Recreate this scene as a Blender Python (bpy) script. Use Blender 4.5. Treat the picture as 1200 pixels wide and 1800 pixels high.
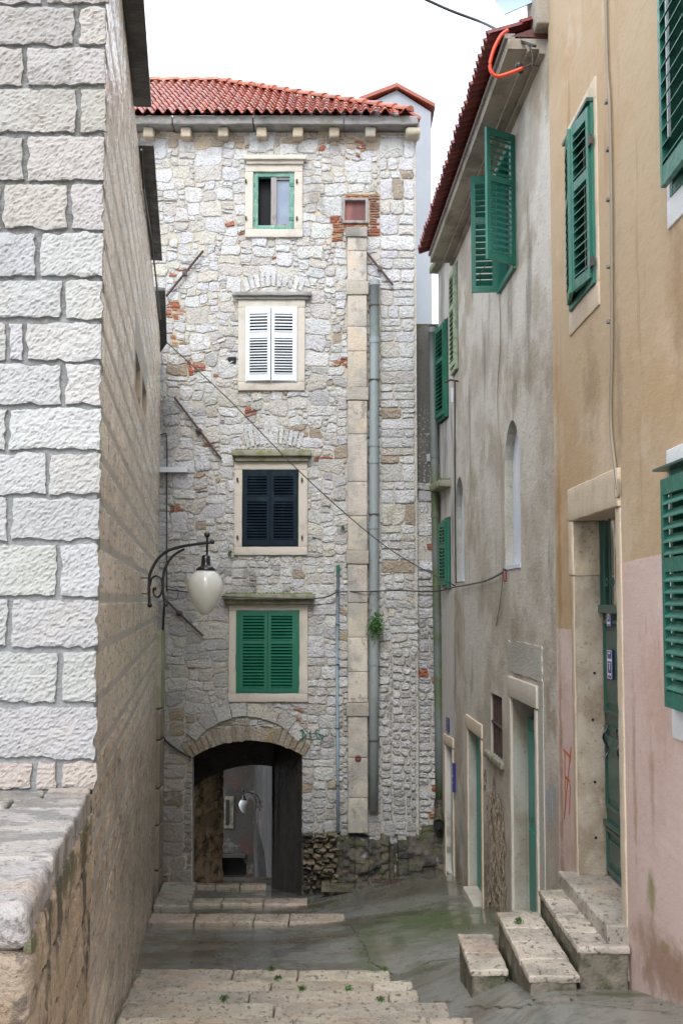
import bpy, bmesh, math, random
from mathutils import Vector, noise
from mathutils.geometry import tessellate_polygon
V = Vector
R = math.radians
scene = bpy.context.scene
for o in list(bpy.data.objects):
    bpy.data.objects.remove(o)

# ------------------------------------------------------------------ camera
FPX, PITCH = 2100.0, math.atan(157 / 2100.0)
cam_d = bpy.data.cameras.new('camera')
cam_d.sensor_fit = 'HORIZONTAL'; cam_d.sensor_width = 36.0
cam_d.lens = 36.0 * FPX / 1200.0
cam_d.clip_start = 0.05; cam_d.clip_end = 400
cam = bpy.data.objects.new('camera', cam_d)
scene.collection.objects.link(cam)
cam.rotation_euler = (R(90) + PITCH, 0, 0)
scene.camera = cam

# ------------------------------------------------------------------ overcast sky
SUN_EL, SUN_ROT = R(42), R(186)
world = bpy.data.worlds.new('World'); scene.world = world; world.use_nodes = True
wn = world.node_tree
for n in list(wn.nodes): wn.nodes.remove(n)
sky = wn.nodes.new('ShaderNodeTexSky'); sky.sky_type = 'NISHITA'; sky.sun_disc = False
sky.sun_elevation = SUN_EL; sky.sun_rotation = SUN_ROT
sky.air_density = 1.0; sky.dust_density = 4.0; sky.ozone_density = 1.0
wmix = wn.nodes.new('ShaderNodeMix'); wmix.data_type = 'RGBA'; wmix.inputs[0].default_value = 0.88
wmix.inputs[7].default_value = (7.8, 8.35, 9.1, 1)          # cloud layer over the blue
wbg = wn.nodes.new('ShaderNodeBackground'); wbg.inputs[1].default_value = 0.12
wout = wn.nodes.new('ShaderNodeOutputWorld')
wn.links.new(sky.outputs[0], wmix.inputs[6]); wn.links.new(wmix.outputs[2], wbg.inputs[0])
wn.links.new(wbg.outputs[0], wout.inputs[0])
sun_d = bpy.data.lights.new('sun', 'SUN'); sun_d.energy = 1.1; sun_d.angle = R(25)
sun_d.color = (1.0, 0.985, 0.965)
sun = bpy.data.objects.new('sun', sun_d); scene.collection.objects.link(sun)
sun.rotation_euler = (R(90) - SUN_EL, 0, R(180) - SUN_ROT)   # from behind the camera, high
scene.view_settings.view_transform = 'Standard'; scene.view_settings.look = 'None'
scene.view_settings.gamma = 1.0
scene.view_settings.exposure = 1.2

# ------------------------------------------------------------------ helpers
cp, sp_ = math.cos(PITCH), math.sin(PITCH)
def ray(u, v):
    a, b = (u - 600) / FPX, (900 - v) / FPX
    return V((a, cp - b * sp_, sp_ + b * cp))
def proj(p):
    d = p.y * cp + p.z * sp_
    return 600 + FPX * p.x / d, 900 - FPX * (-p.y * sp_ + p.z * cp) / d
def at(u, v, y):
    d = ray(u, v); return d * (y / d.y)
def sstep(a, b, x):
    t = max(0.0, min(1.0, (x - a) / (b - a))); return t * t * (3 - 2 * t)
def lerp_tab(tab, y):
    if y <= tab[0][0]: return tab[0][1]
    for (a, za), (b, zb) in zip(tab, tab[1:]):
        if y <= b: return za + (zb - za) * (y - a) / (b - a)
    return tab[-1][1]

class Fr:
    """wall frame: s runs along the wall, n points out of it into the street, z up"""
    def __init__(self, o, s, n):
        self.o = V(o); self.S = V(s).normalized(); self.N = V(n).normalized()
    def P(self, s, z, n=0.0):
        return self.o + self.S * s + self.N * n + V((0, 0, z))
    def px(self, u, v, n=0.0):
        d = ray(u, v)
        q = d * ((self.o + self.N * n).dot(self.N) / d.dot(self.N)) - self.o
        return q.dot(self.S), q.z
    def sy(self, y):                                   # s for a wall point with world y
        return (y - self.o.y) / self.S.y
    def turned(self, s, z, n, ang, flip=1):
        """sub-frame hinged at (s, n); ang swings the leaf out of the wall"""
        S2 = (self.S * (flip * math.cos(ang)) + self.N * math.sin(ang))
        N2 = (self.N * math.cos(ang) - self.S * (flip * math.sin(ang)))
        return Fr(self.P(s, z, n), S2, N2)

FAC = Fr((0, 20.4, 0), (1, 0, 0), (0, -1, 0))
OCH = Fr((2.21, 0, 0), (-0.0167, 1, 0), (-1, -0.0167, 0))
GRY = Fr((2.344, 0, 0), (-0.0286, 1, 0), (-1, -0.0286, 0))
FAR = Fr((1.796, 19.15, 0), (-0.0892, 1, 0), (-1, -0.0892, 0))
LEF = Fr((-0.544, 0, 0), (-0.1262, 1, 0), (1, 0.1262, 0))
LFR = Fr((0, 6.84, 0), (1, 0, 0), (0, -1, 0))

class MB:
    def __init__(self):
        self.v = []; self.f = []; self.m = []; self.t = []
    def add(self, vs, fs, tint=(1, 1, 1), mi=0):
        b = len(self.v)
        self.v.extend(V(p) for p in vs)
        for f in fs:
            self.f.append(tuple(b + i for i in f)); self.m.append(mi); self.t.append(tint)
    def box(self, fr, s0, s1, z0, z1, n0, n1, tint=(1, 1, 1), mi=0):
        c = [fr.P(s, z, n) for n in (n0, n1) for z in (z0, z1) for s in (s0, s1)]
        self.add(c, [(0, 1, 3, 2), (4, 6, 7, 5), (0, 4, 5, 1), (2, 3, 7, 6), (0, 2, 6, 4), (1, 5, 7, 3)], tint, mi)
    def hexa(self, c, tint=(1, 1, 1), mi=0):           # 4 lower + 4 upper corners
        self.add(c, [(0, 3, 2, 1), (4, 5, 6, 7), (0, 1, 5, 4), (1, 2, 6, 5), (2, 3, 7, 6), (3, 0, 4, 7)], tint, mi)
    def prism(self, fr, poly, n0, n1, tint=(1, 1, 1), mi=0):
        k = len(poly)
        vs = [fr.P(s, z, n0) for s, z in poly] + [fr.P(s, z, n1) for s, z in poly]
        fs = [tuple(range(k)), tuple(range(2 * k - 1, k - 1, -1))]
        fs += [(i, (i + 1) % k, k + (i + 1) % k, k + i) for i in range(k)]
        self.add(vs, fs, tint, mi)
    def sheet(self, fr, outer, holes, n, depth=0.0, tint=(1, 1, 1), mi=0, rmi=None, rtint=None):
        """flat sheet with holes; each hole gets reveals going depth into the wall"""
        loops = [[V((s, z, 0)) for s, z in outer]] + [[V((s, z, 0)) for s, z in h] for h in holes]
        tris = tessellate_polygon(loops)
        flat = [p for l in loops for p in l]
        self.add([fr.P(p.x, p.y, n) for p in flat], [tuple(t) for t in tris], tint, mi)
        for h in holes:
            k = len(h)
            if depth:
                vs = [fr.P(s, z, n) for s, z in h] + [fr.P(s, z, n - depth) for s, z in h]
                self.add(vs, [(i, (i + 1) % k, k + (i + 1) % k, k + i) for i in range(k)],
                         rtint or tint, mi if rmi is None else rmi)
    def tube(self, pts, r, sides=8, tint=(1, 1, 1), mi=0, caps=True):
        pts = [V(p) for p in pts]; n = len(pts)
        rs = r if isinstance(r, (list, tuple)) else [r] * n
        ref = V((0, 0, 1)); rings = []
        for i, p in enumerate(pts):
            d = (pts[min(i + 1, n - 1)] - pts[max(i - 1, 0)]).normalized()
            a = d.cross(ref)
            if a.length < 0.05: a = d.cross(V((0, 1, 0)))
            a.normalize(); b = d.cross(a).normalized()
            if i and a.dot(pa) < 0: a, b = -a, -b
            pa = a
            rings.append([p + (a * math.cos(2 * math.pi * k / sides) + b * math.sin(2 * math.pi * k / sides)) * rs[i] for k in range(sides)])
        vs = [q for ring in rings for q in ring]; fs = []
        for i in range(n - 1):
            for k in range(sides):
                k2 = (k + 1) % sides
                fs.append((i * sides + k, i * sides + k2, (i + 1) * sides + k2, (i + 1) * sides + k))
        if caps:
            fs.append(tuple(range(sides))); fs.append(tuple((n - 1) * sides + k for k in range(sides)))
        self.add(vs, fs, tint, mi)
    def lathe(self, prof, c, sides=24, tint=(1, 1, 1), mi=0):
        vs = []; fs = []
        for r, z in prof:
            for k in range(sides):
                a = 2 * math.pi * k / sides
                vs.append(V(c) + V((r * math.cos(a), r * math.sin(a), z)))
        for i in range(len(prof) - 1):
            for k in range(sides):
                k2 = (k + 1) % sides
                fs.append((i * sides + k, i * sides + k2, (i + 1) * sides + k2, (i + 1) * sides + k))
        self.add(vs, fs, tint, mi)
    def ball(self, c, r, tint=(1, 1, 1), mi=0):
        self.lathe([(r * math.sin(math.pi * i / 8) + 1e-4, -r * math.cos(math.pi * i / 8)) for i in range(9)], c, 12, tint, mi)
    def rough(self, o, ax, ay, az, cell=0.05, amp=0.008, rad=0.015, freq=9.0, tint=(1, 1, 1), mi=0, seed=0.0, pit=0.0):
        """worn block: subdivided box, rounded edges, displaced by noise"""
        o = V(o); A = [V(ax), V(ay), V(az)]; L = [a.length for a in A]; D = [a.normalized() for a in A]
        rad = min(rad, min(L) * 0.45)
        def pt(c):
            q = [max(rad, min(L[i] - rad, c[i])) for i in range(3)]
            d = V([c[i] - q[i] for i in range(3)])
            if d.length > 1e-9:
                d = d.normalized() * rad
            p = o + D[0] * (q[0] + d[0]) + D[1] * (q[1] + d[1]) + D[2] * (q[2] + d[2])
            w = p * freq + V((seed, seed * 1.7, seed * 0.3))
            nv = noise.noise_vector(w) + noise.noise_vector(w * 2.7) * 0.45
            if pit: nv = nv - (D[2] * max(0, noise.noise(w * 3.3) - 0.15) * pit)
            return p + nv * amp
        for i in range(3):
            j, k = (i + 1) % 3, (i + 2) % 3
            nj, nk = max(2, int(L[j] / cell + .5)), max(2, int(L[k] / cell + .5))
            def ticks(L_, n_):
                t = [L_ * q / n_ for q in range(n_ + 1)]
                if rad > 0.004: t += [rad * .4, rad, L_ - rad, L_ - rad * .4]
                return sorted(set(round(x, 5) for x in t))
            tj, tk = ticks(L[j], nj), ticks(L[k], nk)
            for side in (0, L[i]):
                vs = []
                for a in tj:
                    for b in tk:
                        c = [0, 0, 0]; c[i] = side; c[j] = a; c[k] = b
                        vs.append(pt(c))
                m = len(tk)
                fs = []
                for a in range(len(tj) - 1):
                    for b in range(m - 1):
                        q = (a * m + b, (a + 1) * m + b, (a + 1) * m + b + 1, a * m + b + 1)
                        fs.append(q if side else q[::-1])
                self.add(vs, fs, tint, mi)
    def rbox(self, fr, s0, s1, z0, z1, n0, n1, **k):
        self.rough(fr.P(s0, z0, n0), fr.S * (s1 - s0), fr.N * (n1 - n0), V((0, 0, z1 - z0)), **k)
    def build(self, name, mats, parent=None, smooth=False, fix=False):
        me = bpy.data.meshes.new(name)
        base = parent_world(parent)
        me.from_pydata([p - base for p in self.v], [], self.f)
        if not isinstance(mats, (list, tuple)): mats = [mats]
        for m in mats: me.materials.append(m)
        if len(mats) > 1: me.polygons.foreach_set('material_index', self.m)
        at_ = me.attributes.new('tint', 'FLOAT_COLOR', 'FACE')
        at_.data.foreach_set('color', [c for t in self.t for c in (t[0], t[1], t[2], 1.0)])
        if fix:
            bm = bmesh.new(); bm.from_mesh(me)
            bmesh.ops.remove_doubles(bm, verts=bm.verts, dist=1e-5)
            bmesh.ops.recalc_face_normals(bm, faces=bm.faces); bm.to_mesh(me); bm.free()
        if smooth: me.polygons.foreach_set('use_smooth', [True] * len(me.polygons))
        me.update()
        o = bpy.data.objects.new(name, me); scene.collection.objects.link(o)
        o.parent = parent
        WORLD[o.name] = base
        return o
WORLD = {}
def parent_world(p):
    return V((0, 0, 0)) if p is None else WORLD[p.name].copy()
def thing(name, label, cat, loc, group=None):
    o = bpy.data.objects.new(name, None); scene.collection.objects.link(o)
    o.location = loc; o.empty_display_size = 0.2; WORLD[o.name] = V(loc)
    tag(o, label, cat, group); return o
def tag(o, label, cat, group=None):
    o['label'] = label; o['category'] = cat
    if group: o['group'] = group
    return o
def struct(o):
    o['kind'] = 'structure'; return o

# ------------------------------------------------------------------ materials
def mat(name, base, layers=(), rough=0.75, rough_var=None, bumps=(), metal=0.0, spec=0.5, tint=False, trans=0.0, sss=0.0, coat=0.0, spots=()):
    """layers: (colour, scale, (sx,sy,sz), lo, hi, amount[, (z0, z1)])  bumps: (scale, stretch, strength_m)"""
    m = bpy.data.materials.new(name); m.use_nodes = True
    nt = m.node_tree; N = nt.nodes; L = nt.links
    bs = N['Principled BSDF']
    geo = N.new('ShaderNodeNewGeometry')
    def mapped(st):
        mp = N.new('ShaderNodeMapping'); mp.inputs['Scale'].default_value = st
        L.new(geo.outputs['Position'], mp.inputs[0]); return mp.outputs[0]
    def nz(scale, st, detail=6, rgh=0.6, dist=0.0):
        t = N.new('ShaderNodeTexNoise'); t.inputs['Scale'].default_value = scale
        t.inputs['Detail'].default_value = detail; t.inputs['Roughness'].default_value = rgh
        t.inputs['Distortion'].default_value = dist
        L.new(mapped(st), t.inputs['Vector']); return t.outputs['Fac']
    def rng(x, lo, hi, a=0.0, b=1.0):
        r = N.new('ShaderNodeMapRange'); r.inputs[1].default_value = lo; r.inputs[2].default_value = hi
        r.inputs[3].default_value = a; r.inputs[4].default_value = b
        r.interpolation_type = 'SMOOTHSTEP'; L.new(x, r.inputs[0]); return r.outputs[0]
    rgb = N.new('ShaderNodeRGB'); rgb.outputs[0].default_value = (*base, 1)
    col = rgb.outputs[0]
    if tint:
        at_ = N.new('ShaderNodeAttribute'); at_.attribute_name = 'tint'
        mx = N.new('ShaderNodeMix'); mx.data_type = 'RGBA'; mx.blend_type = 'MULTIPLY'; mx.inputs[0].default_value = 1
        L.new(col, mx.inputs[6]); L.new(at_.outputs['Color'], mx.inputs[7]); col = mx.outputs[2]
    for ly in layers:
        c, sc, st, lo, hi, amt = ly[:6]
        f = rng(nz(sc, st), lo, hi, 0, amt)
        if len(ly) > 6:
            sx = N.new('ShaderNodeSeparateXYZ'); L.new(geo.outputs['Position'], sx.inputs[0])
            g = rng(sx.outputs[2], ly[6][0], ly[6][1])
            mu = N.new('ShaderNodeMath'); mu.operation = 'MULTIPLY'; L.new(f, mu.inputs[0]); L.new(g, mu.inputs[1]); f = mu.outputs[0]
        mx = N.new('ShaderNodeMix'); mx.data_type = 'RGBA'
        L.new(f, mx.inputs[0]); L.new(col, mx.inputs[6]); mx.inputs[7].default_value = (*c, 1); col = mx.outputs[2]
    for c, ctr, rad_, nsc, amt in spots:               # stain of its own shape around a place
        sb = N.new('ShaderNodeVectorMath'); sb.operation = 'SUBTRACT'; sb.inputs[1].default_value = ctr; L.new(geo.outputs['Position'], sb.inputs[0])
        dv = N.new('ShaderNodeVectorMath'); dv.operation = 'DIVIDE'; dv.inputs[1].default_value = rad_; L.new(sb.outputs[0], dv.inputs[0])
        ln = N.new('ShaderNodeVectorMath'); ln.operation = 'LENGTH'; L.new(dv.outputs[0], ln.inputs[0])
        n1 = nz(nsc, (1, 1, 1), 8, .65); mu = N.new('ShaderNodeMath'); mu.operation = 'MULTIPLY_ADD'; mu.inputs[1].default_value = 2.6; mu.inputs[2].default_value = -.3
        L.new(n1, mu.inputs[0]); su = N.new('ShaderNodeMath'); su.operation = 'SUBTRACT'; L.new(mu.outputs[0], su.inputs[0]); L.new(ln.outputs['Value'], su.inputs[1])
        f = rng(su.outputs[0], -.25, .95, 0, amt)
        mx = N.new('ShaderNodeMix'); mx.data_type = 'RGBA'
        L.new(f, mx.inputs[0]); L.new(col, mx.inputs[6]); mx.inputs[7].default_value = (*c, 1); col = mx.outputs[2]
    L.new(col, bs.inputs['Base Color'])
    bs.inputs['Roughness'].default_value = rough
    if rough_var:
        sc, st, lo, hi, a, b = rough_var
        L.new(rng(nz(sc, st), lo, hi, a, b), bs.inputs['Roughness'])
    bs.inputs['Metallic'].default_value = metal
    bs.inputs['Specular IOR Level'].default_value = spec
    if coat: bs.inputs['Coat Weight'].default_value = coat; bs.inputs['Coat Roughness'].default_value = 0.1
    if trans: bs.inputs['Transmission Weight'].default_value = trans
    if sss:
        bs.inputs['Subsurface Weight'].default_value = sss; bs.inputs['Subsurface Radius'].default_value = (0.05, 0.05, 0.05)
    prev = None
    for sc, st, h in bumps:
        b = N.new('ShaderNodeBump'); b.inputs['Distance'].default_value = h; b.inputs['Strength'].default_value = 1.0
        L.new(nz(sc, st, 5, 0.65), b.inputs['Height'])
        if prev: L.new(prev, b.inputs['Normal'])
        prev = b.outputs[0]
    if prev: L.new(prev, bs.inputs['Normal'])
    return m
I1 = (1, 1, 1)
M = {}
M['rubble'] = mat('rubble stone', (1, 1, 1), [((0.44, 0.37, 0.29), 2.1, I1, .56, .72, .4), ((0.42, 0.41, 0.40), 11, I1, .52, .66, .5), ((0.14, 0.13, 0.12), 30, I1, .58, .68, .65), ((0.19, 0.17, 0.14), 1.5, (1, 1, .4), .57, .70, .55), ((0.36, 0.35, 0.34), 1.1, I1, .46, .62, .25, (-1.0, -4.2))], .7, (9, I1, .3, .7, .5, .85), [(55, I1, .03), (18, I1, .04)], tint=True)
M['mortar'] = mat('old lime mortar', (0.48, 0.46, 0.42), [((0.50, 0.42, 0.31), 1.1, I1, .45, .6, .7, (1.0, 4.0)), ((0.40, 0.39, 0.375), .9, I1, .45, .6, .7, (1.5, -2.5)), ((0.16, 0.13, 0.10), 9, I1, .58, .68, .7), ((0.45, 0.22, 0.10), 5, I1, .64, .70, .6)], .9, None, [(40, I1, .02), (9, I1, .03)])
M['ashlar'] = mat('hewn limestone blocks', (1, 1, 1), [((0.47, 0.42, 0.36), 2.2, I1, .5, .72, .3), ((0.13, 0.11, 0.09), 45, I1, .62, .72, .55), ((0.20, 0.18, 0.15), 3.6, I1, .52, .68, .45, (0.4, 3.2))], .75, None, [(160, I1, .004), (60, I1, .007)], tint=True)
M['joint'] = mat('cement joints', (0.25, 0.255, 0.26), [((0.10, 0.10, 0.085), 7, I1, .35, .6, .8, (0.3, 2.4)), ((0.17, 0.20, 0.06), 9, I1, .6, .7, .6, (1.5, 3.5)), ((0.36, 0.35, 0.34), 30, I1, .5, .7, .6)], .85, None, [(60, I1, .012), (16, I1, .015)])
M['sideash'] = mat('side wall limestone', (1, 1, 1), [((0.40, 0.29, 0.19), 1.6, (1, .4, 1), .46, .62, .6), ((0.66, 0.60, 0.52), 9, (1, .15, 1), .52, .64, .6), ((0.12, 0.10, 0.08), 24, (1, .10, 1), .55, .63, .75), ((0.16, 0.12, 0.085), 5, (1, .6, .5), .58, .70, .7), ((0.20, 0.13, 0.08), 2.0, I1, .46, .62, .5, (-2.0, -4.5))], .36, (9, (1, .2, 1), .3, .7, .16, .5), [(60, (1, .12, 1), .006), (22, (1, .15, 1), .008)], tint=True, coat=.4)
M['parapet'] = mat('streaked parapet stone', (1, 1, 1), [((0.33, 0.25, 0.17), 2.2, I1, .45, .7, .6), ((0.055, 0.05, 0.035), 3.2, (1, 1, .3), .50, .60, .9), ((0.06, 0.065, 0.025), 5, (1, 1, .6), .48, .60, .9, (-1.45, -1.2)), ((0.12, 0.10, 0.08), 30, I1, .60, .72, .7)], .4, (5, I1, .3, .7, .2, .5), [(50, I1, .008), (18, I1, .012)], tint=True)
M['sidejoint'] = mat('side wall joints', (0.43, 0.415, 0.385), [((0.16, 0.15, 0.13), 6, (1, .3, 1), .5, .7, .6)], .5, None, [(50, I1, .006)])
M['stain_joint'] = mat('parapet joints', (0.14, 0.11, 0.085), [((0.05, 0.05, 0.035), 8, I1, .4, .7, .7)], .5, None, [(40, I1, .01)])
M['trim'] = mat('dressed stone trim', (0.52, 0.475, 0.41), [((0.36, 0.32, 0.27), 4, I1, .5, .72, .6), ((0.30, 0.27, 0.24), 50, I1, .6, .7, .55), ((0.58, 0.54, 0.49), 1.8, I1, .5, .7, .6)], .75, None, [(70, I1, .006), (14, I1, .006)], tint=True)
M['cornice'] = mat('weathered cornice stone', (0.27, 0.26, 0.25), [((0.13, 0.13, 0.12), 5, (1, 1, 2), .45, .65, .7), ((0.40, 0.37, 0.33), 3, I1, .55, .7, .6), ((0.14, 0.17, 0.05), 7, I1, .58, .7, .6)], .7, None, [(50, I1, .008)], tint=True)
M['mosstrim'] = mat('mossy lintel stone', (0.27, 0.25, 0.20), [((0.12, 0.12, 0.08), 6, I1, .45, .65, .7), ((0.16, 0.19, 0.04), 9, I1, .5, .62, .8)], .8, None, [(60, I1, .01)])
M['pilaster'] = mat('flue stone', (0.53, 0.48, 0.41), [((0.34, 0.325, 0.30), 1.9, I1, .46, .6, .85), ((0.20, 0.185, 0.16), 6, I1, .56, .68, .7), ((0.57, 0.46, 0.33), 1.6, I1, .5, .65, .6), ((0.15, 0.14, 0.12), 40, I1, .60, .68, .7)], .8, None, [(60, I1, .012), (15, I1, .01)], tint=True)
M['tile'] = mat('red clay tiles', (0.30, 0.060, 0.026), [((0.17, 0.032, 0.018), 3, I1, .45, .65, .6), ((0.36, 0.09, 0.05), 11, I1, .55, .7, .5)], .3, (6, I1, .3, .7, .12, .42), [(60, I1, .003)], tint=True)
M['tiledark'] = mat('dark red clay tiles', (0.17, 0.028, 0.024), [((0.08, 0.02, 0.02), 8, I1, .45, .65, .6)], .5, None, [(40, I1, .004)], tint=True)
M['grey_plaster'] = mat('weathered grey plaster', (0.55, 0.51, 0.455), [((0.37, 0.325, 0.265), 1.1, (1, .5, .7), .44, .58, .85), ((0.60, 0.57, 0.52), 1.6, (1, .45, .6), .52, .66, .7),
    ((0.30, 0.245, 0.17), 1.25, (1, .6, .8), .55, .66, .75), ((0.17, 0.155, 0.13), 2.2, (1, .7, .22), .56, .70, .7), ((0.11, 0.105, 0.045), 2.4, (1, .5, .5), .40, .60, .85, (-3.1, -4.1)), ((0.20, 0.17, 0.14), 16, (1, .4, .7), .62, .70, .55)],
    .7, (3, (1, 1, .3), .35, .65, .5, .85), [(30, (1, .5, 1), .008), (5, (1, .4, .6), .02), (90, I1, .003)])
M['far_plaster'] = mat('streaked far plaster', (0.50, 0.48, 0.45), [((0.15, 0.155, 0.16), 2.6, (1, .6, .16), .50, .64, .8), ((0.56, 0.50, 0.42), 2.0, (1, 1, .4), .55, .68, .6), ((0.12, 0.115, 0.06), 2.6, I1, .42, .62, .8, (-2.9, -4.1))], .7, None, [(30, I1, .006), (6, (1, 1, .4), .012)])
M['ochre'] = mat('ochre plaster', (0.48, 0.355, 0.22), [((0.46, 0.30, 0.155), 1.1, (1, .4, .6), .48, .62, .65), ((0.58, 0.44, 0.30), 1.3, (1, .4, .7), .5, .66, .75), ((0.38, 0.235, 0.11), 3, (1, .8, .12), .60, .74, .6), ((0.33, 0.25, 0.18), 1.5, (1, .4, .6), .60, .72, .5), ((0.43, 0.29, 0.155), 18, (1, .35, .8), .55, .68, .45), ((0.62, 0.50, 0.38), 2.6, (1, .3, .35), .57, .68, .55), ((0.28, 0.18, 0.09), 6, (1, .5, .06), .62, .72, .65)],
    .75, None, [(60, (1, .4, 1), .002), (14, (1, .4, 1), .003), (3, (1, .4, .8), .012)],
    spots=[((.27, .18, .10), (2.1, 9.7, 1.75), (.4, .35, .6), 5, .6), ((.30, .19, .10), (2.1, 7.3, 1.9), (.4, .25, .7), 5, .7), ((.30, .18, .08), (2.1, 11.1, .3), (.4, .12, 2.4), 4, .7), ((.24, .17, .11), (2.1, 8.8, 1.6), (.4, .12, .8), 6, .6)])
M['pink'] = mat('pink plaster', (0.64, 0.48, 0.43), [((0.55, 0.40, 0.35), 1.2, (1, .4, .6), .46, .62, .7), ((0.52, 0.31, 0.22), 8, (1, .6, .14), .60, .68, .6), ((0.70, 0.58, 0.53), 1.8, (1, .4, .7), .52, .66, .7), ((0.50, 0.36, 0.30), 30, (1, .3, .5), .58, .68, .4),
    ((0.34, 0.21, 0.15), 4, (1, .5, .6), .50, .64, .65, (-1.9, -2.6)), ((0.24, 0.23, 0.06), 2.6, (1, .5, .8), .62, .68, .7, (-1.2, -1.9))], .75, None, [(60, (1, .4, 1), .002), (14, (1, .4, 1), .003), (3, (1, .4, .8), .012)],
    spots=[((.30, .17, .11), (2.1, 7.7, -2.35), (.5, 1.4, .22), 4, .8), ((.20, .19, .06), (2.1, 8.15, -1.95), (.4, .12, .16), 6, .8), ((.33, .19, .14), (2.1, 8.55, -1.2), (.4, .06, .7), 7, .6), ((.36, .22, .16), (2.1, 8.1, -1.3), (.4, .06, .5), 7, .6), ((.45, .27, .20), (2.1, 7.9, -.6), (.4, .5, .5), 7, .45), ((.30, .18, .10), (2.1, 11.15, -1.6), (.4, .10, 1.6), 5, .8)])
M['cement'] = mat('pale cement repair', (0.44, 0.425, 0.39), [((0.34, 0.32, 0.29), 2.2, (1, .5, .6), .46, .62, .7), ((0.18, 0.16, 0.13), 24, (1, .4, 1), .60, .68, .6)], .8, None, [(40, (1, .5, 1), .008)])
M['reveal'] = mat('stained door reveal', (0.36, 0.36, 0.32), [((0.20, 0.155, 0.10), 1.8, (1, 1, .6), .42, .66, .7), ((0.44, 0.43, 0.40), 4, I1, .45, .75, .5), ((0.07, 0.06, 0.045), 22, I1, .62, .70, .6)], .7, None, [(40, I1, .008)])
M['cream'] = mat('cream stone frame', (0.60, 0.50, 0.38), [((0.48, 0.36, 0.24), 3.5, (1, 1, .6), .48, .66, .6), ((0.30, 0.24, 0.17), 30, I1, .62, .72, .5)], .75, None, [(60, I1, .006)], tint=True)
M['jamb'] = mat('stained jamb stone', (0.38, 0.33, 0.26), [((0.20, 0.15, 0.10), 2.6, (1, 1, .7), .42, .62, .75), ((0.50, 0.45, 0.37), 5, I1, .55, .7, .6), ((0.08, 0.07, 0.06), 26, I1, .60, .70, .6)], .75, None, [(50, I1, .010)], tint=True)
M['whitepaint'] = mat('white limewash', (0.70, 0.70, 0.71), [((0.50, 0.47, 0.43), 7, (1, 1, .4), .6, .75, .6)], .8, None, [(50, I1, .006)])
M['niche'] = mat('blue white limewash', (0.62, 0.66, 0.74), [((0.75, 0.73, 0.70), 6, (1, 1, .4), .55, .62, .7), ((0.48, 0.52, 0.60), 2, I1, .5, .7, .5)], .8, None, [(40, I1, .008)])
M['concrete'] = mat('eave concrete', (0.33, 0.29, 0.24), [((0.18, 0.155, 0.125), 2.5, (1, .6, 1), .45, .62, .8), ((0.46, 0.41, 0.35), 3, I1, .55, .7, .6), ((0.10, 0.09, 0.075), 6, I1, .58, .70, .6)], .8, None, [(40, I1, .008)])
M['green'] = mat('green shutter paint', (0.016, 0.135, 0.095), [((0.03, 0.20, 0.15), 5, (1, 1, .3), .52, .7, .6), ((0.20, 0.19, 0.14), 22, (1, 1, .2), .68, .74, .6)], .35, (14, I1, .35, .65, .28, .5), [(60, (1, 1, .2), .002)], tint=True)
M['green2'] = mat('bright green shutter paint', (0.010, 0.125, 0.075), [((0.02, 0.18, 0.11), 5, (1, 1, .3), .52, .7, .6)], .4, None, [(60, (1, 1, .2), .002)], tint=True)
M['darkgreen'] = mat('dark green door paint', (0.030, 0.085, 0.070), [((0.06, 0.13, 0.105), 4, (1, 1, .4), .5, .7, .6)], .35, None, [(50, (1, 1, .2), .002)], tint=True)
M['teal'] = mat('teal door paint', (0.030, 0.23, 0.18), [((0.05, 0.30, 0.25), 4, (1, 1, .3), .5, .7, .6), ((0.10, 0.10, 0.08), 18, (1, 1, .2), .66, .74, .6)], .4, None, [(50, (1, 1, .2), .002)], tint=True)
M['navy'] = mat('navy shutter paint', (0.006, 0.014, 0.024), [((0.016, 0.034, 0.045), 7, (1, 1, .5), .5, .7, .6)], .6, None, [(50, I1, .002)], tint=True, spec=.15)
M['white'] = mat('white shutter paint', (0.60, 0.63, 0.66), [((0.5, 0.52, 0.54), 7, I1, .55, .7, .5)], .4, None, [], tint=True)
M['oldgreen'] = mat('peeling green paint', (0.13, 0.27, 0.21), [((0.05, 0.20, 0.15), 9, (1, 1, .4), .45, .6, .8), ((0.38, 0.38, 0.34), 30, (1, 1, .5), .54, .66, .8)], .6, None, [(50, I1, .004)])
M['palegreen'] = mat('faded green paint', (0.36, 0.42, 0.30), [((0.14, 0.24, 0.13), 14, I1, .5, .6, .7), ((0.5, 0.5, 0.44), 20, I1, .55, .65, .6)], .6, None, [(50, I1, .004)], tint=True)
M['glassdark'] = mat('dark window opening', (0.008, 0.010, 0.013), [], .4, spec=.12)
M['glassblue'] = mat('window glass with painted sky reflection', (0.16, 0.21, 0.29), [((0.22, 0.28, 0.36), 4, I1, .4, .6, .6)], .08, None, [], spec=.8)  # blue of the reflected sky is painted into the base colour
M['redboard'] = mat('red stained board', (0.12, 0.035, 0.035), [((0.28, 0.10, 0.08), 6, (1, 1, .3), .45, .65, .7)], .6, None, [(30, (1, 1, .2), .004)])
M['greywood'] = mat('grey weathered wood', (0.26, 0.24, 0.23), [((0.12, 0.11, 0.11), 12, (1, 1, .4), .5, .65, .7)], .7, None, [(40, I1, .004)])
M['greypipe'] = mat('grey drain pipe', (0.24, 0.275, 0.285), [((0.17, 0.19, 0.19), 5, (1, 1, .4), .5, .7, .6), ((0.10, 0.13, 0.06), 3, (1, 1, .5), .58, .7, .4)], .4)
M['greenpipe'] = mat('mossy drain pipe', (0.14, 0.165, 0.155), [((0.085, 0.115, 0.04), 2, (1, 1, .7), .45, .62, .9, (3.2, 1.5)), ((0.10, 0.11, 0.12), 1.5, I1, .4, .6, .4)], .45)
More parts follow.
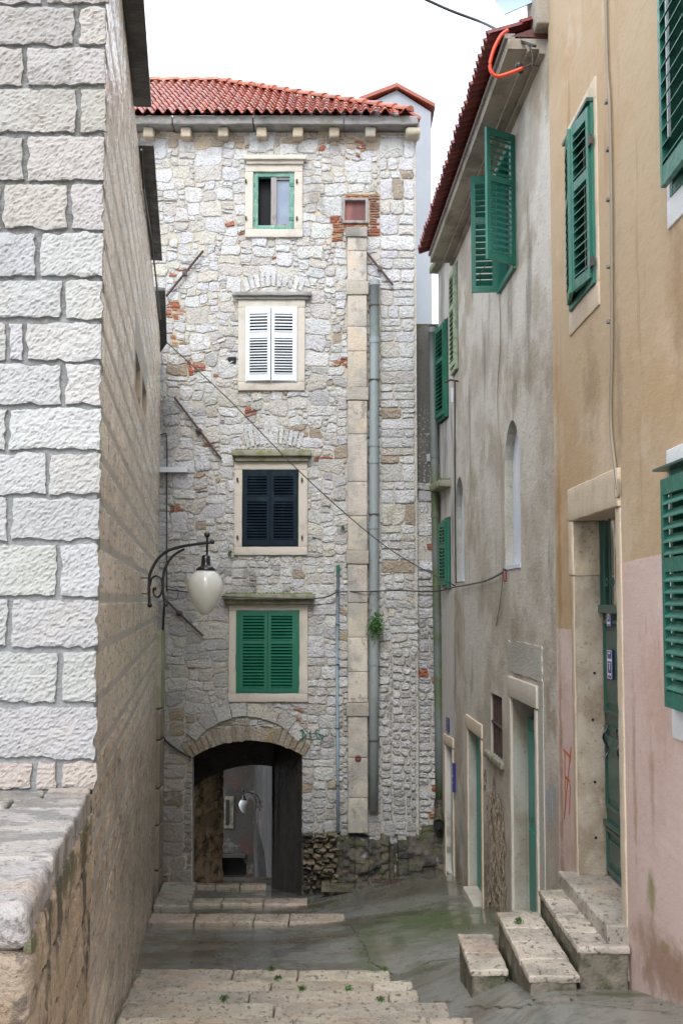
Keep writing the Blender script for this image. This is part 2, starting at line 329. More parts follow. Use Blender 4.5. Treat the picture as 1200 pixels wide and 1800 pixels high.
M['bluepipe'] = mat('blue grey conduit', (0.27, 0.36, 0.44), [((0.36, 0.42, 0.46), 5, I1, .5, .7, .6)], .35, None, [], tint=True)
M['iron'] = mat('black painted iron', (0.008, 0.008, 0.011), [], .22, None, [], spec=.7)
M['rust'] = mat('rusty iron', (0.055, 0.035, 0.035), [((0.13, 0.05, 0.025), 14, I1, .5, .65, .7)], .6, None, [(60, I1, .004)])
M['cable'] = mat('black cable', (0.015, 0.015, 0.017), [], .4)
M['greycable'] = mat('grey cable', (0.25, 0.21, 0.16), [], .5)
M['orange'] = mat('orange hose', (0.62, 0.055, 0.015), [], .3)
M['lampglass'] = mat('opal lamp glass', (0.70, 0.71, 0.66), [], .12, None, [], sss=.6, coat=.4)
M['slate'] = mat('dark stone eave slabs', (0.050, 0.048, 0.047), [((0.025, 0.027, 0.032), 2.0, (1, .4, 1), .45, .6, .8), ((0.10, 0.085, 0.07), 3, I1, .56, .7, .6)], .4, (5, I1, .3, .7, .25, .55), [(30, I1, .006)])
M['sheetmetal'] = mat('pale sheet metal', (0.34, 0.43, 0.52), [], .35, None, [], metal=.3)
M['bgwhite'] = mat('pale grey render', (0.31, 0.34, 0.375), [((0.28, 0.305, 0.34), 1.5, (1, 1, .5), .45, .65, .6), ((0.36, 0.385, 0.41), 3, I1, .55, .7, .5)], .8)
M['roughcast'] = mat('dark roughcast', (0.11, 0.105, 0.095), [((0.06, 0.065, 0.03), 4, I1, .48, .62, .8, (3.6, 4.8)), ((0.42, 0.41, 0.39), 22, I1, .55, .62, .85, (3.6, 2.9)), ((0.22, 0.20, 0.18), 3, I1, .5, .7, .6)], .85, None, [(50, I1, .03)])
M['rock'] = mat('mossy bedrock', (0.10, 0.088, 0.072), [((0.22, 0.18, 0.145), 3.5, I1, .52, .68, .7), ((0.035, 0.034, 0.030), 2.6, I1, .42, .58, .85), ((0.075, 0.085, 0.025), 4.5, I1, .52, .64, .75), ((0.30, 0.30, 0.32), 5.5, I1, .62, .70, .6), ((0.18, 0.10, 0.06), 7, I1, .6, .7, .5)], .45, (6, I1, .3, .7, .25, .7), [(35, I1, .02), (10, I1, .04)], tint=True)
M['wet'] = mat('wet concrete paving', (0.20, 0.20, 0.18), [((0.115, 0.092, 0.06), .8, I1, .50, .60, .75), ((0.23, 0.225, 0.20), 1.3, I1, .54, .66, .6), ((0.10, 0.10, 0.09), 9, I1, .5, .66, .6), ((0.07, 0.075, 0.05), 2.3, I1, .58, .70, .6), ((0.33, 0.31, 0.28), 42, I1, .64, .70, .5), ((0.05, 0.048, 0.04), 60, I1, .62, .70, .5)],
    .3, (1.1, I1, .42, .60, .05, .36), [(110, I1, .0006), (25, I1, .0012)],
    spots=[((.06, .10, .02), (1.1, 15.2, -4), (1.0, 2.0, 3), 4, 1.0), ((.06, .08, .025), (.85, 12.2, -3.6), (.3, .5, 3), 6, .85), ((.06, .09, .025), (.3, 13.6, -4), (.2, 2.4, 3), 5, .9), ((.10, .072, .04), (-1.6, 18.2, -4.7), (1.6, .8, 3), 1.2, .9), ((.10, .075, .045), (-1.4, 14.9, -4.2), (1.4, .45, 3), 1.2, .8), ((.085, .075, .045), (1.0, 18.6, -4.4), (1.4, 1.6, 3), 1.2, .75),
           ((.10, .07, .045), (1.05, 9.0, -2.9), (.25, .4, 3), 3, .8), ((.05, .07, .025), (1.9, 8.3, -2.7), (.35, .25, 3), 5, .9), ((.05, .06, .025), (-1.75, 9.0, -3), (.12, 4, 3), 4, .7)])
M['moss'] = mat('green algae', (0.055, 0.085, 0.022), [((0.09, 0.09, 0.045), 9, I1, .5, .62, .9)], .6, None, [(80, I1, .01)])
M['steps'] = mat('pitted limestone steps', (0.46, 0.415, 0.355), [((0.24, 0.22, 0.19), 2.0, I1, .46, .64, .7), ((0.47, 0.42, 0.35), 3.0, I1, .55, .7, .6), ((0.085, 0.07, 0.055), 26, (1, .55, 1), .56, .63, .8), ((0.40, 0.28, 0.20), 1.4, I1, .52, .65, .5)], .4, (5, I1, .35, .65, .2, .5), [(45, (1, .6, 1), .010), (120, I1, .003)], tint=True)
M['stepside'] = mat('mossy step side', (0.17, 0.15, 0.12), [((0.06, 0.065, 0.03), 5, I1, .42, .58, .9), ((0.05, 0.045, 0.035), 11, I1, .5, .65, .8), ((0.26, 0.22, 0.17), 7, I1, .58, .7, .6)], .5, None, [(40, I1, .01)])
M['capstone'] = mat('wet cap stone', (0.44, 0.42, 0.40), [((0.22, 0.21, 0.20), 2.6, (1, 1.6, 1), .49, .55, .85), ((0.50, 0.40, 0.32), 1.6, I1, .53, .62, .6), ((0.12, 0.10, 0.08), 22, I1, .56, .66, .7)], .3, (3, I1, .42, .58, .12, .45), [(70, I1, .014), (20, I1, .02)], tint=True)
M['endstone'] = mat('brown rough end stone', (0.31, 0.25, 0.185), [((0.42, 0.38, 0.32), 3, I1, .48, .62, .8), ((0.10, 0.075, 0.06), 12, I1, .55, .64, .8), ((0.30, 0.18, 0.09), 2.5, I1, .5, .65, .7)], .6, None, [(40, I1, .02), (9, I1, .03)], tint=True)
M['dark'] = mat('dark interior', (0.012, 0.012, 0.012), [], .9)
M['passage'] = mat('passage stone with shade painted in', (0.055, 0.048, 0.040), [((0.025, 0.022, 0.02), 3, I1, .45, .6, .8), ((0.11, 0.10, 0.09), 20, (1, 1, .6), .58, .68, .7)], .6, None, [(30, I1, .03)])  # dark of the unlit passage is put into the stone colour
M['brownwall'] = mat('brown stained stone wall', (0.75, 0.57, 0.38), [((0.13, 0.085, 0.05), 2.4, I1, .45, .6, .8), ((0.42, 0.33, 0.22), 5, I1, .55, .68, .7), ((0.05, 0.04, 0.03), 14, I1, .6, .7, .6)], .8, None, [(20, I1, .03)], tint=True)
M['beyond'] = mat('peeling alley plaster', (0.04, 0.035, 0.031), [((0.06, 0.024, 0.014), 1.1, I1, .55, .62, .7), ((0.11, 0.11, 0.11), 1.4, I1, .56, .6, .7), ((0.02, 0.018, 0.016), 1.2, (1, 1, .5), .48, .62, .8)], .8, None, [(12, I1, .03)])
M['leaf'] = mat('small leaves', (0.045, 0.14, 0.022), [((0.09, 0.22, 0.04), 12, I1, .45, .6, .7)], .5, None, [], tint=True)
M['spray_green'] = mat('green spray paint', (0.02, 0.17, 0.12), [], .6)
M['spray_orange'] = mat('orange spray paint', (0.60, 0.12, 0.035), [], .6)
M['chalk'] = mat('pale blue chalk', (0.46, 0.52, 0.60), [], .8)
M['signblue'] = mat('blue enamel', (0.030, 0.030, 0.16), [], .25)
M['signwhite'] = mat('white enamel lettering', (0.72, 0.73, 0.78), [], .3)
M['crumble'] = mat('crumbled plaster and rubble', (0.42, 0.34, 0.25), [((0.12, 0.07, 0.045), 16, (1, 1, .55), .5, .58, .9), ((0.55, 0.49, 0.42), 8, I1, .55, .66, .7)], .8, None, [(25, (1, 1, .5), .06)])

# ------------------------------------------------------------------ ground and paving
ZL = [(-8, -1.5), (1, -1.7), (8.1, -2.93), (12.37, -3.80), (16.47, -4.36), (16.9, -4.50), (19.2, -4.79), (19.75, -4.86), (20.4, -4.92), (22.6, -5.30), (24.6, -5.62), (24.9, -6.9), (30, -9.5), (45, -11.0), (80, -13)]
ZR = [(-8, -1.45), (1, -1.5), (6.0, -2.25), (7.5, -2.467), (8.71, -2.75), (9.5, -2.93), (10.5, -3.12), (12.5, -3.50), (16.69, -4.134), (19.37, -4.355), (20.4, -4.50), (22, -4.7), (24, -9), (45, -11), (80, -13)]
def ground(x, y):
    a_ = lerp_tab([(8, .85), (9.5, .62), (12.4, .2), (14.5, -.9)], y)
    w = sstep(0, 1, (x - a_) / lerp_tab([(8, .6), (11, 1.0), (14.5, 2.8)], y))
    z = lerp_tab(ZL, y) * (1 - w) + lerp_tab(ZR, y) * w
    return z + 0.006 * noise.noise(V((x * .9, y * .7, 3))) + 0.003 * noise.noise(V((x * 4, y * 4, 0)))
mb = MB()
xs = [-40, -20, -10, -6] + [-4.5 + i * 0.12 for i in range(64)] + [4.5, 8, 15, 40]
ys = [-30, -15, -8, -4, 0, 2, 4] + [5 + i * 0.1 for i in range(200)] + [26, 28, 32, 38, 45, 60, 80]
vs = [V((x, y, ground(x, y))) for y in ys for x in xs]
nx = len(xs)
mb.add(vs, [(j * nx + i, j * nx + i + 1, (j + 1) * nx + i + 1, (j + 1) * nx + i) for j in range(len(ys) - 1) for i in range(nx - 1)])
struct(mb.build('street', M['wet'], None, smooth=True))

# cracks and joints of the concrete paving
def crack(pts, w_, label):
    mb = MB(); q = random.Random(len(label)); P = []
    for (xa, ya), (xb, yb) in zip(pts, pts[1:]):
        for i in range(14):
            t = i / 14; P.append((xa + (xb - xa) * t + q.uniform(-.018, .018), ya + (yb - ya) * t + q.uniform(-.02, .02)))
    for (xa, ya), (xb, yb) in zip(P, P[1:]):
        dx, dy = xb - xa, yb - ya; l = math.hypot(dx, dy) or 1; nx_, ny_ = -dy / l, dx / l; ww = w_ * q.uniform(.35, 1.2)
        mb.add([V((x + k_ * nx_ * ww, y + k_ * ny_ * ww, ground(x + k_ * nx_ * ww, y + k_ * ny_ * ww) + .005)) for x, y, k_ in ((xa, ya, -1), (xb, yb, -1), (xb, yb, 1), (xa, ya, 1))], [(0, 1, 2, 3)])
    struct(mb.build('paving_crack', M['stepside'], None))
crack([(.06, 16.5), (.22, 14.6), (.30, 13.2), (.55, 12.3)], .011, 'a')
crack([(-.55, 19.9), (-.35, 17.6), (.05, 16.9), (.9, 16.8), (1.85, 17.3)], .012, 'bb')
crack([(.55, 12.3), (.9, 12.6), (1.4, 12.3), (1.95, 12.6)], .008, 'ccc')
crack([(.95, 9.4), (1.2, 8.4), (1.5, 7.6), (2.0, 7.2)], .008, 'dddd')

rnd = random.Random(11)
def tone(c, d, r=rnd):
    k = 1 + r.uniform(-d, d); return (c[0] * k, c[1] * k * (1 + r.uniform(-.02, .02)), c[2] * k * (1 + r.uniform(-.05, .05)))

# stair flight going down
stairs = thing('stair_flight', 'pale pitted limestone stairs descending beside the left wall', 'stairs', (-0.4, 8, -3.4))
def lx(y): return -0.544 - 0.1262 * y
prof = [(12.37, 11.33, -3.70, .52), (11.36, 10.44, -3.495, .64), (10.47, 9.64, -3.306, .68), (9.67, 8.79, -3.14, .82), (8.82, 8.07, -2.965, 1.0)]
yy, zz, xr_ = 8.10, -2.81, 1.1
while yy > 1.2:
    prof.append((yy, yy - .80, zz, xr_)); yy -= .77; zz += .157; xr_ = min(xr_ + .05, 1.3)
for k, (y1, y0, z, xr) in enumerate(prof):
    rows = 1
    s = MB()
    for rr in range(rows):
        ya, yb = y0 + (y1 - y0) * rr / rows, y0 + (y1 - y0) * (rr + 1) / rows
        x = lx((ya + yb) / 2) + 0.01; end = xr + (rnd.uniform(-.08, .02))
        while x < end - 0.15:
            w = rnd.uniform(.5, 1.3); x2 = min(x + w, end)
            if end - x2 < .25: x2 = end
            s.rough((x + .004, ya + .004, z - .13 + rnd.uniform(-.006, .004)), (x2 - x - .008, 0, 0), (0, yb - ya - .026, 0), (0, 0, .13),
                    cell=.035, amp=.009, rad=.026, freq=11, tint=tone((1, .98, .94), .24), seed=k * 3.1 + rr)
            x = x2
    s.build('step', M['steps'], stairs, smooth=True)

def kerb(y0, y1, z, x0, x1, label, n):
    k = thing('kerb_row', label, 'kerb', ((x0 + x1) / 2, y0, z - .2))
    x = x0
    for i in range(n):
        x2 = x0 + (x1 - x0) * (i + 1) / n + (rnd.uniform(-.12, .12) if i < n - 1 else 0)
        b = MB(); b.rough((x + .006, y0 + rnd.uniform(-.02, .02), z - .24), (x2 - x - .012, 0, 0), (0, y1 - y0, 0), (0, 0, .24), cell=.06, amp=.010, rad=.02, freq=7, tint=tone((1, .95, .9), .1), seed=i + y0)
        b.build('kerb_stone', M['steps'], k, smooth=True); x = x2
kerb(16.45, 16.86, -4.305, lx(16.6) + .02, at(606, 1612, 16.6).x, 'upper row of pale kerb stones across the wet landing', 4)
kerb(19.24, 19.60, -4.755, at(322, 1590, 19.4).x + .02, at(541, 1590, 19.4).x, 'lower row of pale kerb stones just before the archway', 3)
kerb(21.95, 22.12, -5.10, -2.75, -1.35, 'pale step edge inside the dark passage', 3)
kerb(24.3, 24.6, -5.56, at(392, 1545, 24.5).x, at(484, 1545, 24.5).x, 'pale step edge at the far end of the passage', 2)

bl = MB()
bl.rough((at(270,1598,18.6).x, 18.5, -5.0), (.56, 0, 0), (-.10, 1.8, -.06), (0, 0, .40), cell=.08, amp=.008, rad=.03, freq=5, tint=(.85, .9, .9))
tag(bl.build('stone_block', M['steps'], None, smooth=True), 'low grey stone bench block left of the archway foot', 'stone block')

# ------------------------------------------------------------------ rubble house
house = thing('rubble_house', 'tall white rubble stone house with red tiled roof above the archway', 'house', (0, 20.4, -5))
def fs(u, v, n=0.0): return FAC.px(u, v, n)
def fu(u): return fs(u, 1057)[0]
def fz(v): return fs(600, v)[1]

def arc3(p1, p2, p3, k):
    ax, ay = p1; bx, by = p2; cx, cy = p3
    d = 2 * (ax * (by - cy) + bx * (cy - ay) + cx * (ay - by))
    ux = ((ax**2 + ay**2) * (by - cy) + (bx**2 + by**2) * (cy - ay) + (cx**2 + cy**2) * (ay - by)) / d
    uy = ((ax**2 + ay**2) * (cx - bx) + (bx**2 + by**2) * (ax - cx) + (cx**2 + cy**2) * (bx - ax)) / d
    r = math.hypot(ax - ux, ay - uy)
    a1 = math.atan2(ay - uy, ax - ux); a3 = math.atan2(cy - uy, cx - ux)
    return [(ux + r * math.cos(a1 + (a3 - a1) * i / k), uy + r * math.sin(a1 + (a3 - a1) * i / k)) for i in range(k + 1)], (ux, uy), r, a1, a3
in_arc, AC, AR, A1, A3 = arc3(fs(338, 1332), fs(434, 1302), fs(531, 1328), 16)
arch_poly = [fs(338, 1600)] + in_arc + [fs(531, 1600)]
WIN = {  # opening rectangles in photo pixels: u0,u1,v0,v1
    'top': (441, 515, 303, 404), 'white': (429, 521, 541, 672), 'navy': (425, 524, 826, 961), 'green': (416, 526, 1073, 1219), 'small': (603, 647, 350, 391)}
def rect(u0, u1, v0, v1):
    a, b, c, d = fu(u0), fu(u1), fz(v1), fz(v0)
    return [(a, c), (b, c), (b, d), (a, d)]
SX0, SX1, SZ0, SZ1 = -4.3, fu(734), -5.6, fz(232)
w = MB()
w.sheet(FAC, [(SX0, SZ0), (SX1, SZ0), (SX1, SZ1), (SX0, SZ1)], [rect(*WIN[k]) for k in WIN] + [arch_poly[::-1]], -.006, 0.22)
# body behind: sides, top, back
for a, b in (((SX0, 0), (SX0, -8)), ((SX1, -8), (SX1, 0))):
    w.add([FAC.P(a[0], SZ0, a[1]), FAC.P(b[0], SZ0, b[1]), FAC.P(b[0], SZ1, b[1]), FAC.P(a[0], SZ1, a[1])], [(0, 1, 2, 3)])
w.add([FAC.P(SX0, -2.9, -8), FAC.P(SX1, -2.9, -8), FAC.P(SX1, SZ1, -8), FAC.P(SX0, SZ1, -8)], [(0, 1, 2, 3)])
w.build('mortar', M['mortar'], house)

# --- rubble stones, packed irregularly
G = 0.046
NXC, NZC = int((SX1 - SX0) / G), int((SZ1 - SZ0) / G)
occ = [[False] * NXC for _ in range(NZC)]
def in_poly(s, z, poly):
    c = False; j = len(poly) - 1
    for i in range(len(poly)):
        if (poly[i][1] > z) != (poly[j][1] > z) and s < (poly[j][0] - poly[i][0]) * (z - poly[i][1]) / (poly[j][1] - poly[i][1]) + poly[i][0]: c = not c
        j = i
    return c
EXC = [(432, 524, 286, 412), (421, 530, 533, 680), (417, 534, 818, 972), (409, 534, 1066, 1227), (602, 648, 348, 392), (612, 644, 405, 1470)]
EXR = [(fu(a), fu(b), fz(d), fz(c)) for a, b, c, d in EXC]
out_arc, OC, OR_, O1, O3 = arc3(fs(327, 1288), fs(432, 1237), fs(541, 1290), 16)
def excluded(s, z):
    for a, b, c, d in EXR:
        if a < s < b and c < z < d: return True
    if in_poly(s, z, arch_poly): return True
    r = math.hypot(s - AC[0], z - AC[1])
    an = math.atan2(z - AC[1], s - AC[0])
    if A3 - .03 < an < A1 + .03 and AR - .02 < r < AR + .26: return True
    r = math.hypot(s - OC[0], z - OC[1]); an = math.atan2(z - OC[1], s - OC[0])
    if O3 < an < O1 and OR_ - .22 < r < OR_: return True
    return False
for j in range(NZC):
    for i in range(NXC):
        if excluded(SX0 + (i + .5) * G, SZ0 + (j + .5) * G): occ[j][i] = True
def zone(u, v):
    if u > 664 and v < 1000: return 'quoin'
    if u > 655 and 1150 < v < 1440: return 'cobble'
    if u > 655 and v >= 1000: return 'loose'
    if 580 < u < 665 and 343 < v < 412: return 'brick'
    if 985 < v < 1045 and u < 606: return 'small'
    if u > 530 and v > 1150: return 'reg'
    if u < 420 and v > 1260: return 'jamb'
    if u < 415 and v > 1050: return 'smear'
    return 'main'
SIZ = {'quoin': (4, 12, 3, 6), 'cobble': (3, 5, 3, 3), 'loose': (3, 7, 2, 4), 'brick': (3, 5, 1, 1), 'small': (3, 6, 3, 4), 'reg': (4, 8, 3, 5), 'jamb': (6, 11, 5, 8), 'smear': (4, 10, 3, 7), 'main': (4, 10, 3, 7)}
WHITE = (0.64, 0.64, 0.64); CREAM = (0.59, 0.56, 0.52); GREY = (0.48, 0.475, 0.47); BROWN = (0.40, 0.33, 0.25); BRICK = (0.42, 0.13, 0.06)
def stone(mb, s0, s1, z0, z1, h, tint, r, jit=.010, wob=0.03, fr=FAC, keep_r=False):
    wd, ht = s1 - s0, z1 - z0
    cs, cz = (s0 + s1) / 2, (z0 + z1) / 2
    per = []
    ns, nz_ = max(2, int(wd / .055)), max(2, int(ht / .055))
    for i in range(ns): per.append((s0 + wd * i / ns, z0))
    for i in range(nz_): per.append((s1, z0 + ht * i / nz_))
    for i in range(ns): per.append((s1 - wd * i / ns, z1))
    for i in range(nz_): per.append((s0, z1 - ht * i / nz_))
    rc = min(wd, ht) * r.uniform(.08, .32)
    sk1, sk2 = r.uniform(-.10, .10) * ht, r.uniform(-.08, .08) * wd
    pts = []
    for s, z in per:
        qs = max(s0 + rc, min(s1 - rc, s)); qz = max(z0 + rc, min(z1 - rc, z))
        dx, dz = s - qs, z - qz; l = math.hypot(dx, dz)
        if l > 1e-6: s, z = qs + dx / l * rc, qz + dz / l * rc
        s += r.uniform(-jit, jit) + sk2 * (z - cz) / ht * (0 if keep_r else 1); z += r.uniform(-jit, jit) + sk1 * (s - cs) / wd
        pts.append((s, z))
    k = len(pts)
    tn, tm = r.uniform(-.25, .25) * h, r.uniform(-.3, .3) * h
    rings = []
    for f, n in ((1.0, -.02), (.985, h * .55), (.86, h * .95), (.45, h * 1.08)):
        rings.append([(cs + (s - cs) * f + (r.uniform(-.004, .004)), cz + (z - cz) * f + r.uniform(-.004, .004),
                       n + (0 if n < 0 else r.uniform(-.28, .28) * h + tn * (s - cs) / wd * 2 + tm * (z - cz) / ht * 2)) for s, z in pts])
    def wp(s, z, n):
        ws = wob * (noise.noise(V((s * 1.9, z * 1.9, 1.0))) + .4 * noise.noise(V((s * 5, z * 5, 1.0)))); wz = wob * (noise.noise(V((s * 1.7, z * 2.3, 9.0))) + .4 * noise.noise(V((s * 5, z * 5, 9.0))))
        return fr.P(s + ws, z + wz, n)
    vs = [wp(*p) for ring in rings for p in ring] + [wp(cs, cz, h * r.uniform(1.0, 1.15))]
    fs_ = []
    for q in range(3):
        for i in range(k):
            i2 = (i + 1) % k
            fs_.append((q * k + i, q * k + i2, (q + 1) * k + i2, (q + 1) * k + i))
    for i in range(k): fs_.append((3 * k + i, 3 * k + (i + 1) % k, 4 * k))
    mb.add(vs, fs_, tint)
st = MB(); r = random.Random(5)
QA, QB = int((fu(667) - SX0) / G) + 1, NXC
j = int((fz(1005) - SZ0) / G)
while j < NZC - 1:
    hh = min(r.choice([3, 3, 4, 5, 5, 6, 7, 8]), NZC - 1 - j); i = QA
    small = r.random() < .12
    while i < QB:
        ww = r.randint(3, 5) if small else r.choice([5, 7, 8, 9, 11]); ww = min(ww, QB - i)
        if QB - (i + ww) < 3: ww = QB - i
        if any(occ[j][i + q] for q in range(ww)): i += ww; continue
        h2 = hh if r.random() < .8 or ww < 5 else hh // 2
        for y_ in range(hh):
            for x_ in range(ww): occ[j + y_][i + x_] = True
        parts = [(0, hh)] if h2 == hh or hh < 4 else [(0, h2), (h2, hh)]
        for pa_, pb_ in parts:
            stone(st, SX0 + i * G + .008, SX0 + (i + ww) * G - .008, SZ0 + (j + pa_) * G + .008, SZ0 + (j + pb_) * G - .008, .022 + r.uniform(-.006, .01), tone(WHITE if r.random() < .75 else CREAM if r.random() < .6 else BROWN, .07, r), r, jit=.006, wob=.012, keep_r=True)
        i += ww
    j += hh
BRK = [(600, 370, 28), (400, 262, 16), (470, 250, 12), (545, 262, 14), (630, 258, 16), (690, 262, 12), (410, 420, 18), (310, 600, 14), (480, 508, 12), (380, 700, 14), (430, 725, 12), (300, 905, 18), (555, 800, 14), (600, 640, 12), (700, 350, 16), (580, 415, 16), (390, 480, 14), (300, 490, 20), (395, 385, 14), (335, 650, 12), (360, 770, 18), (570, 860, 18), (585, 940, 16), (520, 1260, 20), (300, 540, 20), (640, 715, 16), (640, 1050, 16), (715, 1195, 14), (750, 1060, 14), (560, 330, 10), (330, 1180, 10)]
for j in range(NZC):
    for i in range(NXC):
        if occ[j][i]: continue
        s, z = SX0 + (i + .5) * G, SZ0 + (j + .5) * G
        u, v = proj(FAC.P(s, z)); zn = zone(u, v); a, b, c, d = SIZ[zn]
        big = r.random()
        wd, ht = r.randint(a, b), r.randint(c, d)
        if zn == 'main':
            if big < .30: wd, ht = r.randint(2, 4), r.randint(1, 3)
            elif big > .9: wd, ht = r.randint(7, 10), r.randint(4, 6)
            if ht > wd: ht = wd
        if zn == 'quoin' and big < .22: wd, ht = r.randint(2, 4), r.randint(1, 2)
        if zn == 'quoin' and wd > 5 and ht > 5: wd += 2
        force = zn in ('main', 'smear', 'reg', 'loose') and any((u - bu)**2 + (v - bv)**2 < br * br for bu, bv, br in BRK) and r.random() < .55
        if force: wd, ht = r.randint(2, 5), r.choice([1, 1, 2])
        ww = 0
        while ww < wd and i + ww < NXC and not occ[j][i + ww]: ww += 1
        hh = 1
        while hh < ht and j + hh < NZC and all(not occ[j + hh][i + q] for q in range(ww)): hh += 1
        if zn != 'cobble': hh = min(hh, max(1, ww - (1 if ww > 2 and r.random() < .6 else 0)))
        for y_ in range(hh):
            for x_ in range(ww): occ[j + y_][i + x_] = True
        if ww * hh <= 1 and r.random() < .7: continue
        if zn == 'main' and r.random() < .04 and ww * hh < 9: continue
        nearb = any((u - bu)**2 + (v - bv)**2 < br * br for bu, bv, br in BRK)
        x = r.random()
        col = WHITE if x < .60 else CREAM if x < .82 else GREY if x < .96 else BROWN
        if zn == 'main' and v < 560 and x > .80: col = CREAM
        if zn in ('jamb',): col = (0.44, .40, .35) if x < .7 else BROWN
        if zn == 'smear': col = (.58, .56, .53) if x < .7 else GREY
        if zn == 'cobble': col = (.58, .57, .56)
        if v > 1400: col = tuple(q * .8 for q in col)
        if v < 262: col = tone((.50, .40, .29), .15, r)
        thin = hh == 1 and ww >= 2
        if zn == 'brick' or (thin and (nearb and x < .9 or x < .06)) or (force and r.random() < .8):
            col = BRICK if r.random() < .75 else (.45, .28, .14)
        gap = {'quoin': .006, 'cobble': .010, 'brick': .005, 'reg': .007, 'jamb': .01}.get(zn, r.uniform(.003, .012))
        h = {'quoin': .026, 'cobble': .038, 'smear': .014, 'jamb': .018, 'brick': .02, 'reg': .024}.get(zn, r.uniform(.006, .026))
        s0 = SX0 + i * G + gap; s1 = SX0 + (i + ww) * G - gap; z0 = SZ0 + j * G + gap; z1 = SZ0 + (j + hh) * G - gap
        wob = .085 if zn in ('main', 'smear', 'loose') else .03 if zn == 'cobble' else .012
        stone(st, s0, s1, z0, z1, h, tone(col, .10, r), r, jit=.004 if zn in ('quoin', 'brick') else .011, wob=wob)
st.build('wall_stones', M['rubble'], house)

# --- arch rings
ar = MB()
def ring(mb, C, rad0, rad1, a1, a3, n, n0, n1, tints, r, gap=.02):
    for i in range(n):
        b0 = a1 + (a3 - a1) * i / n; b1 = a1 + (a3 - a1) * (i + 1) / n
        g = gap / rad0 * (1 if a3 < a1 else -1) * .5
        b0 -= g; b1 += g
        ro = rad1 + r.uniform(-.03, .03); ri = rad0 + r.uniform(-.008, .008)
        sub = 3
        pol = [(C[0] + ri * math.cos(b0 + (b1 - b0) * q / sub), C[1] + ri * math.sin(b0 + (b1 - b0) * q / sub)) for q in range(sub + 1)]
        pol += [(C[0] + ro * math.cos(b1 + (b0 - b1) * q / sub), C[1] + ro * math.sin(b1 + (b0 - b1) * q / sub)) for q in range(sub + 1)]
        pol = [(s + r.uniform(-.006, .006), z + r.uniform(-.006, .006)) for s, z in pol]
        mb.prism(FAC, pol, n0, n1 + r.uniform(-.01, .01), tone(tints[r.randrange(len(tints))], .12, r))
ring(ar, AC, AR + .005, AR + .25, A1 + .02, A3 - .02, 21, -.3, .045, [(.40, .33, .24), (.34, .28, .20), (.44, .38, .30), (.42, .35, .16)], r)
ar.build('arch_voussoirs', M['rubble'], house)
ar = MB()
ring(ar, OC, OR_ - .21, OR_, O1, O3, 8, -.1, .055, [(.58, .57, .53), (.60, .56, .50), (.50, .48, .45)], r, .012)
ar.build('relieving_arch', M['rubble'], house)
ar = MB()
def fan(u0, u1, v0, v1, n):
    cx = (fu(u0) + fu(u1)) / 2; hw = (fu(u1) - fu(u0)) / 2
    for i in range(n):
        a0 = -1 + 2 * i / n; a1_ = -1 + 2 * (i + 1) / n
        lift = lambda a: (1 - a * a) * .09
        zt, zb = fz(v0), fz(v1)
        pol = [(cx + (a0 + .03) * hw, zb + lift(a0) - .02), (cx + (a1_ - .03) * hw, zb + lift(a1_) - .02), (cx + (a1_ - .02) * hw * 1.15, zt + lift(a1_)), (cx + (a0 + .02) * hw * 1.15, zt + lift(a0))]
        ar.prism(FAC, [(p_[0] + r.uniform(-.008, .008), p_[1] + r.uniform(-.012, .012)) for p_ in pol], -.02, .028 + r.uniform(-.008, .008), tone(WHITE, .14, r))
fan(428, 530, 490, 510, 11); ar.build('flat_arch', M['rubble'], house); ar = MB(); fan(432, 528, 762, 786, 12)
ar.build('flat_arch', M['rubble'], house)

# --- windows of the rubble house
def surround(parent, u0, u1, v0, v1, U0, U1, V0, V1, n1=.06, tint=(1, 1, 1), m='trim', seed=0):
    b = MB(); a0, a1, c0, c1 = fu(u0), fu(u1), fz(v1), fz(v0); A0, A1_, C0, C1 = fu(U0), fu(U1), fz(V1), fz(V0)
    k = dict(cell=.09, amp=.006, rad=.010, freq=6, tint=tint, seed=seed)
    b.rbox(FAC, A0, A1_, c1, C1, -.12, n1, **k)
    b.rbox(FAC, A0, A1_, C0, c0, -.12, n1, **k)
    b.rbox(FAC, A0, a0, c0, c1, -.12, n1 - .003, **k)
    b.rbox(FAC, a1, A1_, c0, c1, -.12, n1 - .003, **k)
    return b.build('surround', M[m], parent, smooth=True)
def moulding(parent, u0, u1, v0, v1, m, moss=False, n=.16):
    b = MB(); a, c = fu(u0), fu(u1); zt, zb = fz(v0), fz(v1); h = zt - zb
    b.rbox(FAC, a, c, zb + h * .45, zt, -.05, n, cell=.06, amp=.006, rad=.012, freq=8)
    b.rbox(FAC, a + .05, c - .05, zb, zb + h * .45, -.05, n * .65, cell=.06, amp=.005, rad=.012, freq=8)
    o = b.build('lintel', M[m], parent, smooth=True)
    if moss:
        g = MB(); q = random.Random(int(u0))
        for i in range(420):
            s = q.uniform(a + .03, c - .03); n_ = q.uniform(.0, n - .01); hgt = q.uniform(.01, .045)
            p = FAC.P(s, zt - .005, n_); d = V((q.uniform(-.02, .02), q.uniform(-.02, .02), hgt))
            wv = V((q.uniform(-.012, .012), q.uniform(-.012, .012), 0))
            t = q.uniform(.6, 1.2); g.add([p - wv, p + wv, p + d], [(0, 1, 2)], (1.6 * t, 1.0 * t, .7 * t))
        g.build('moss', M['leaf'], parent)['kind'] = 'stuff'
    return o
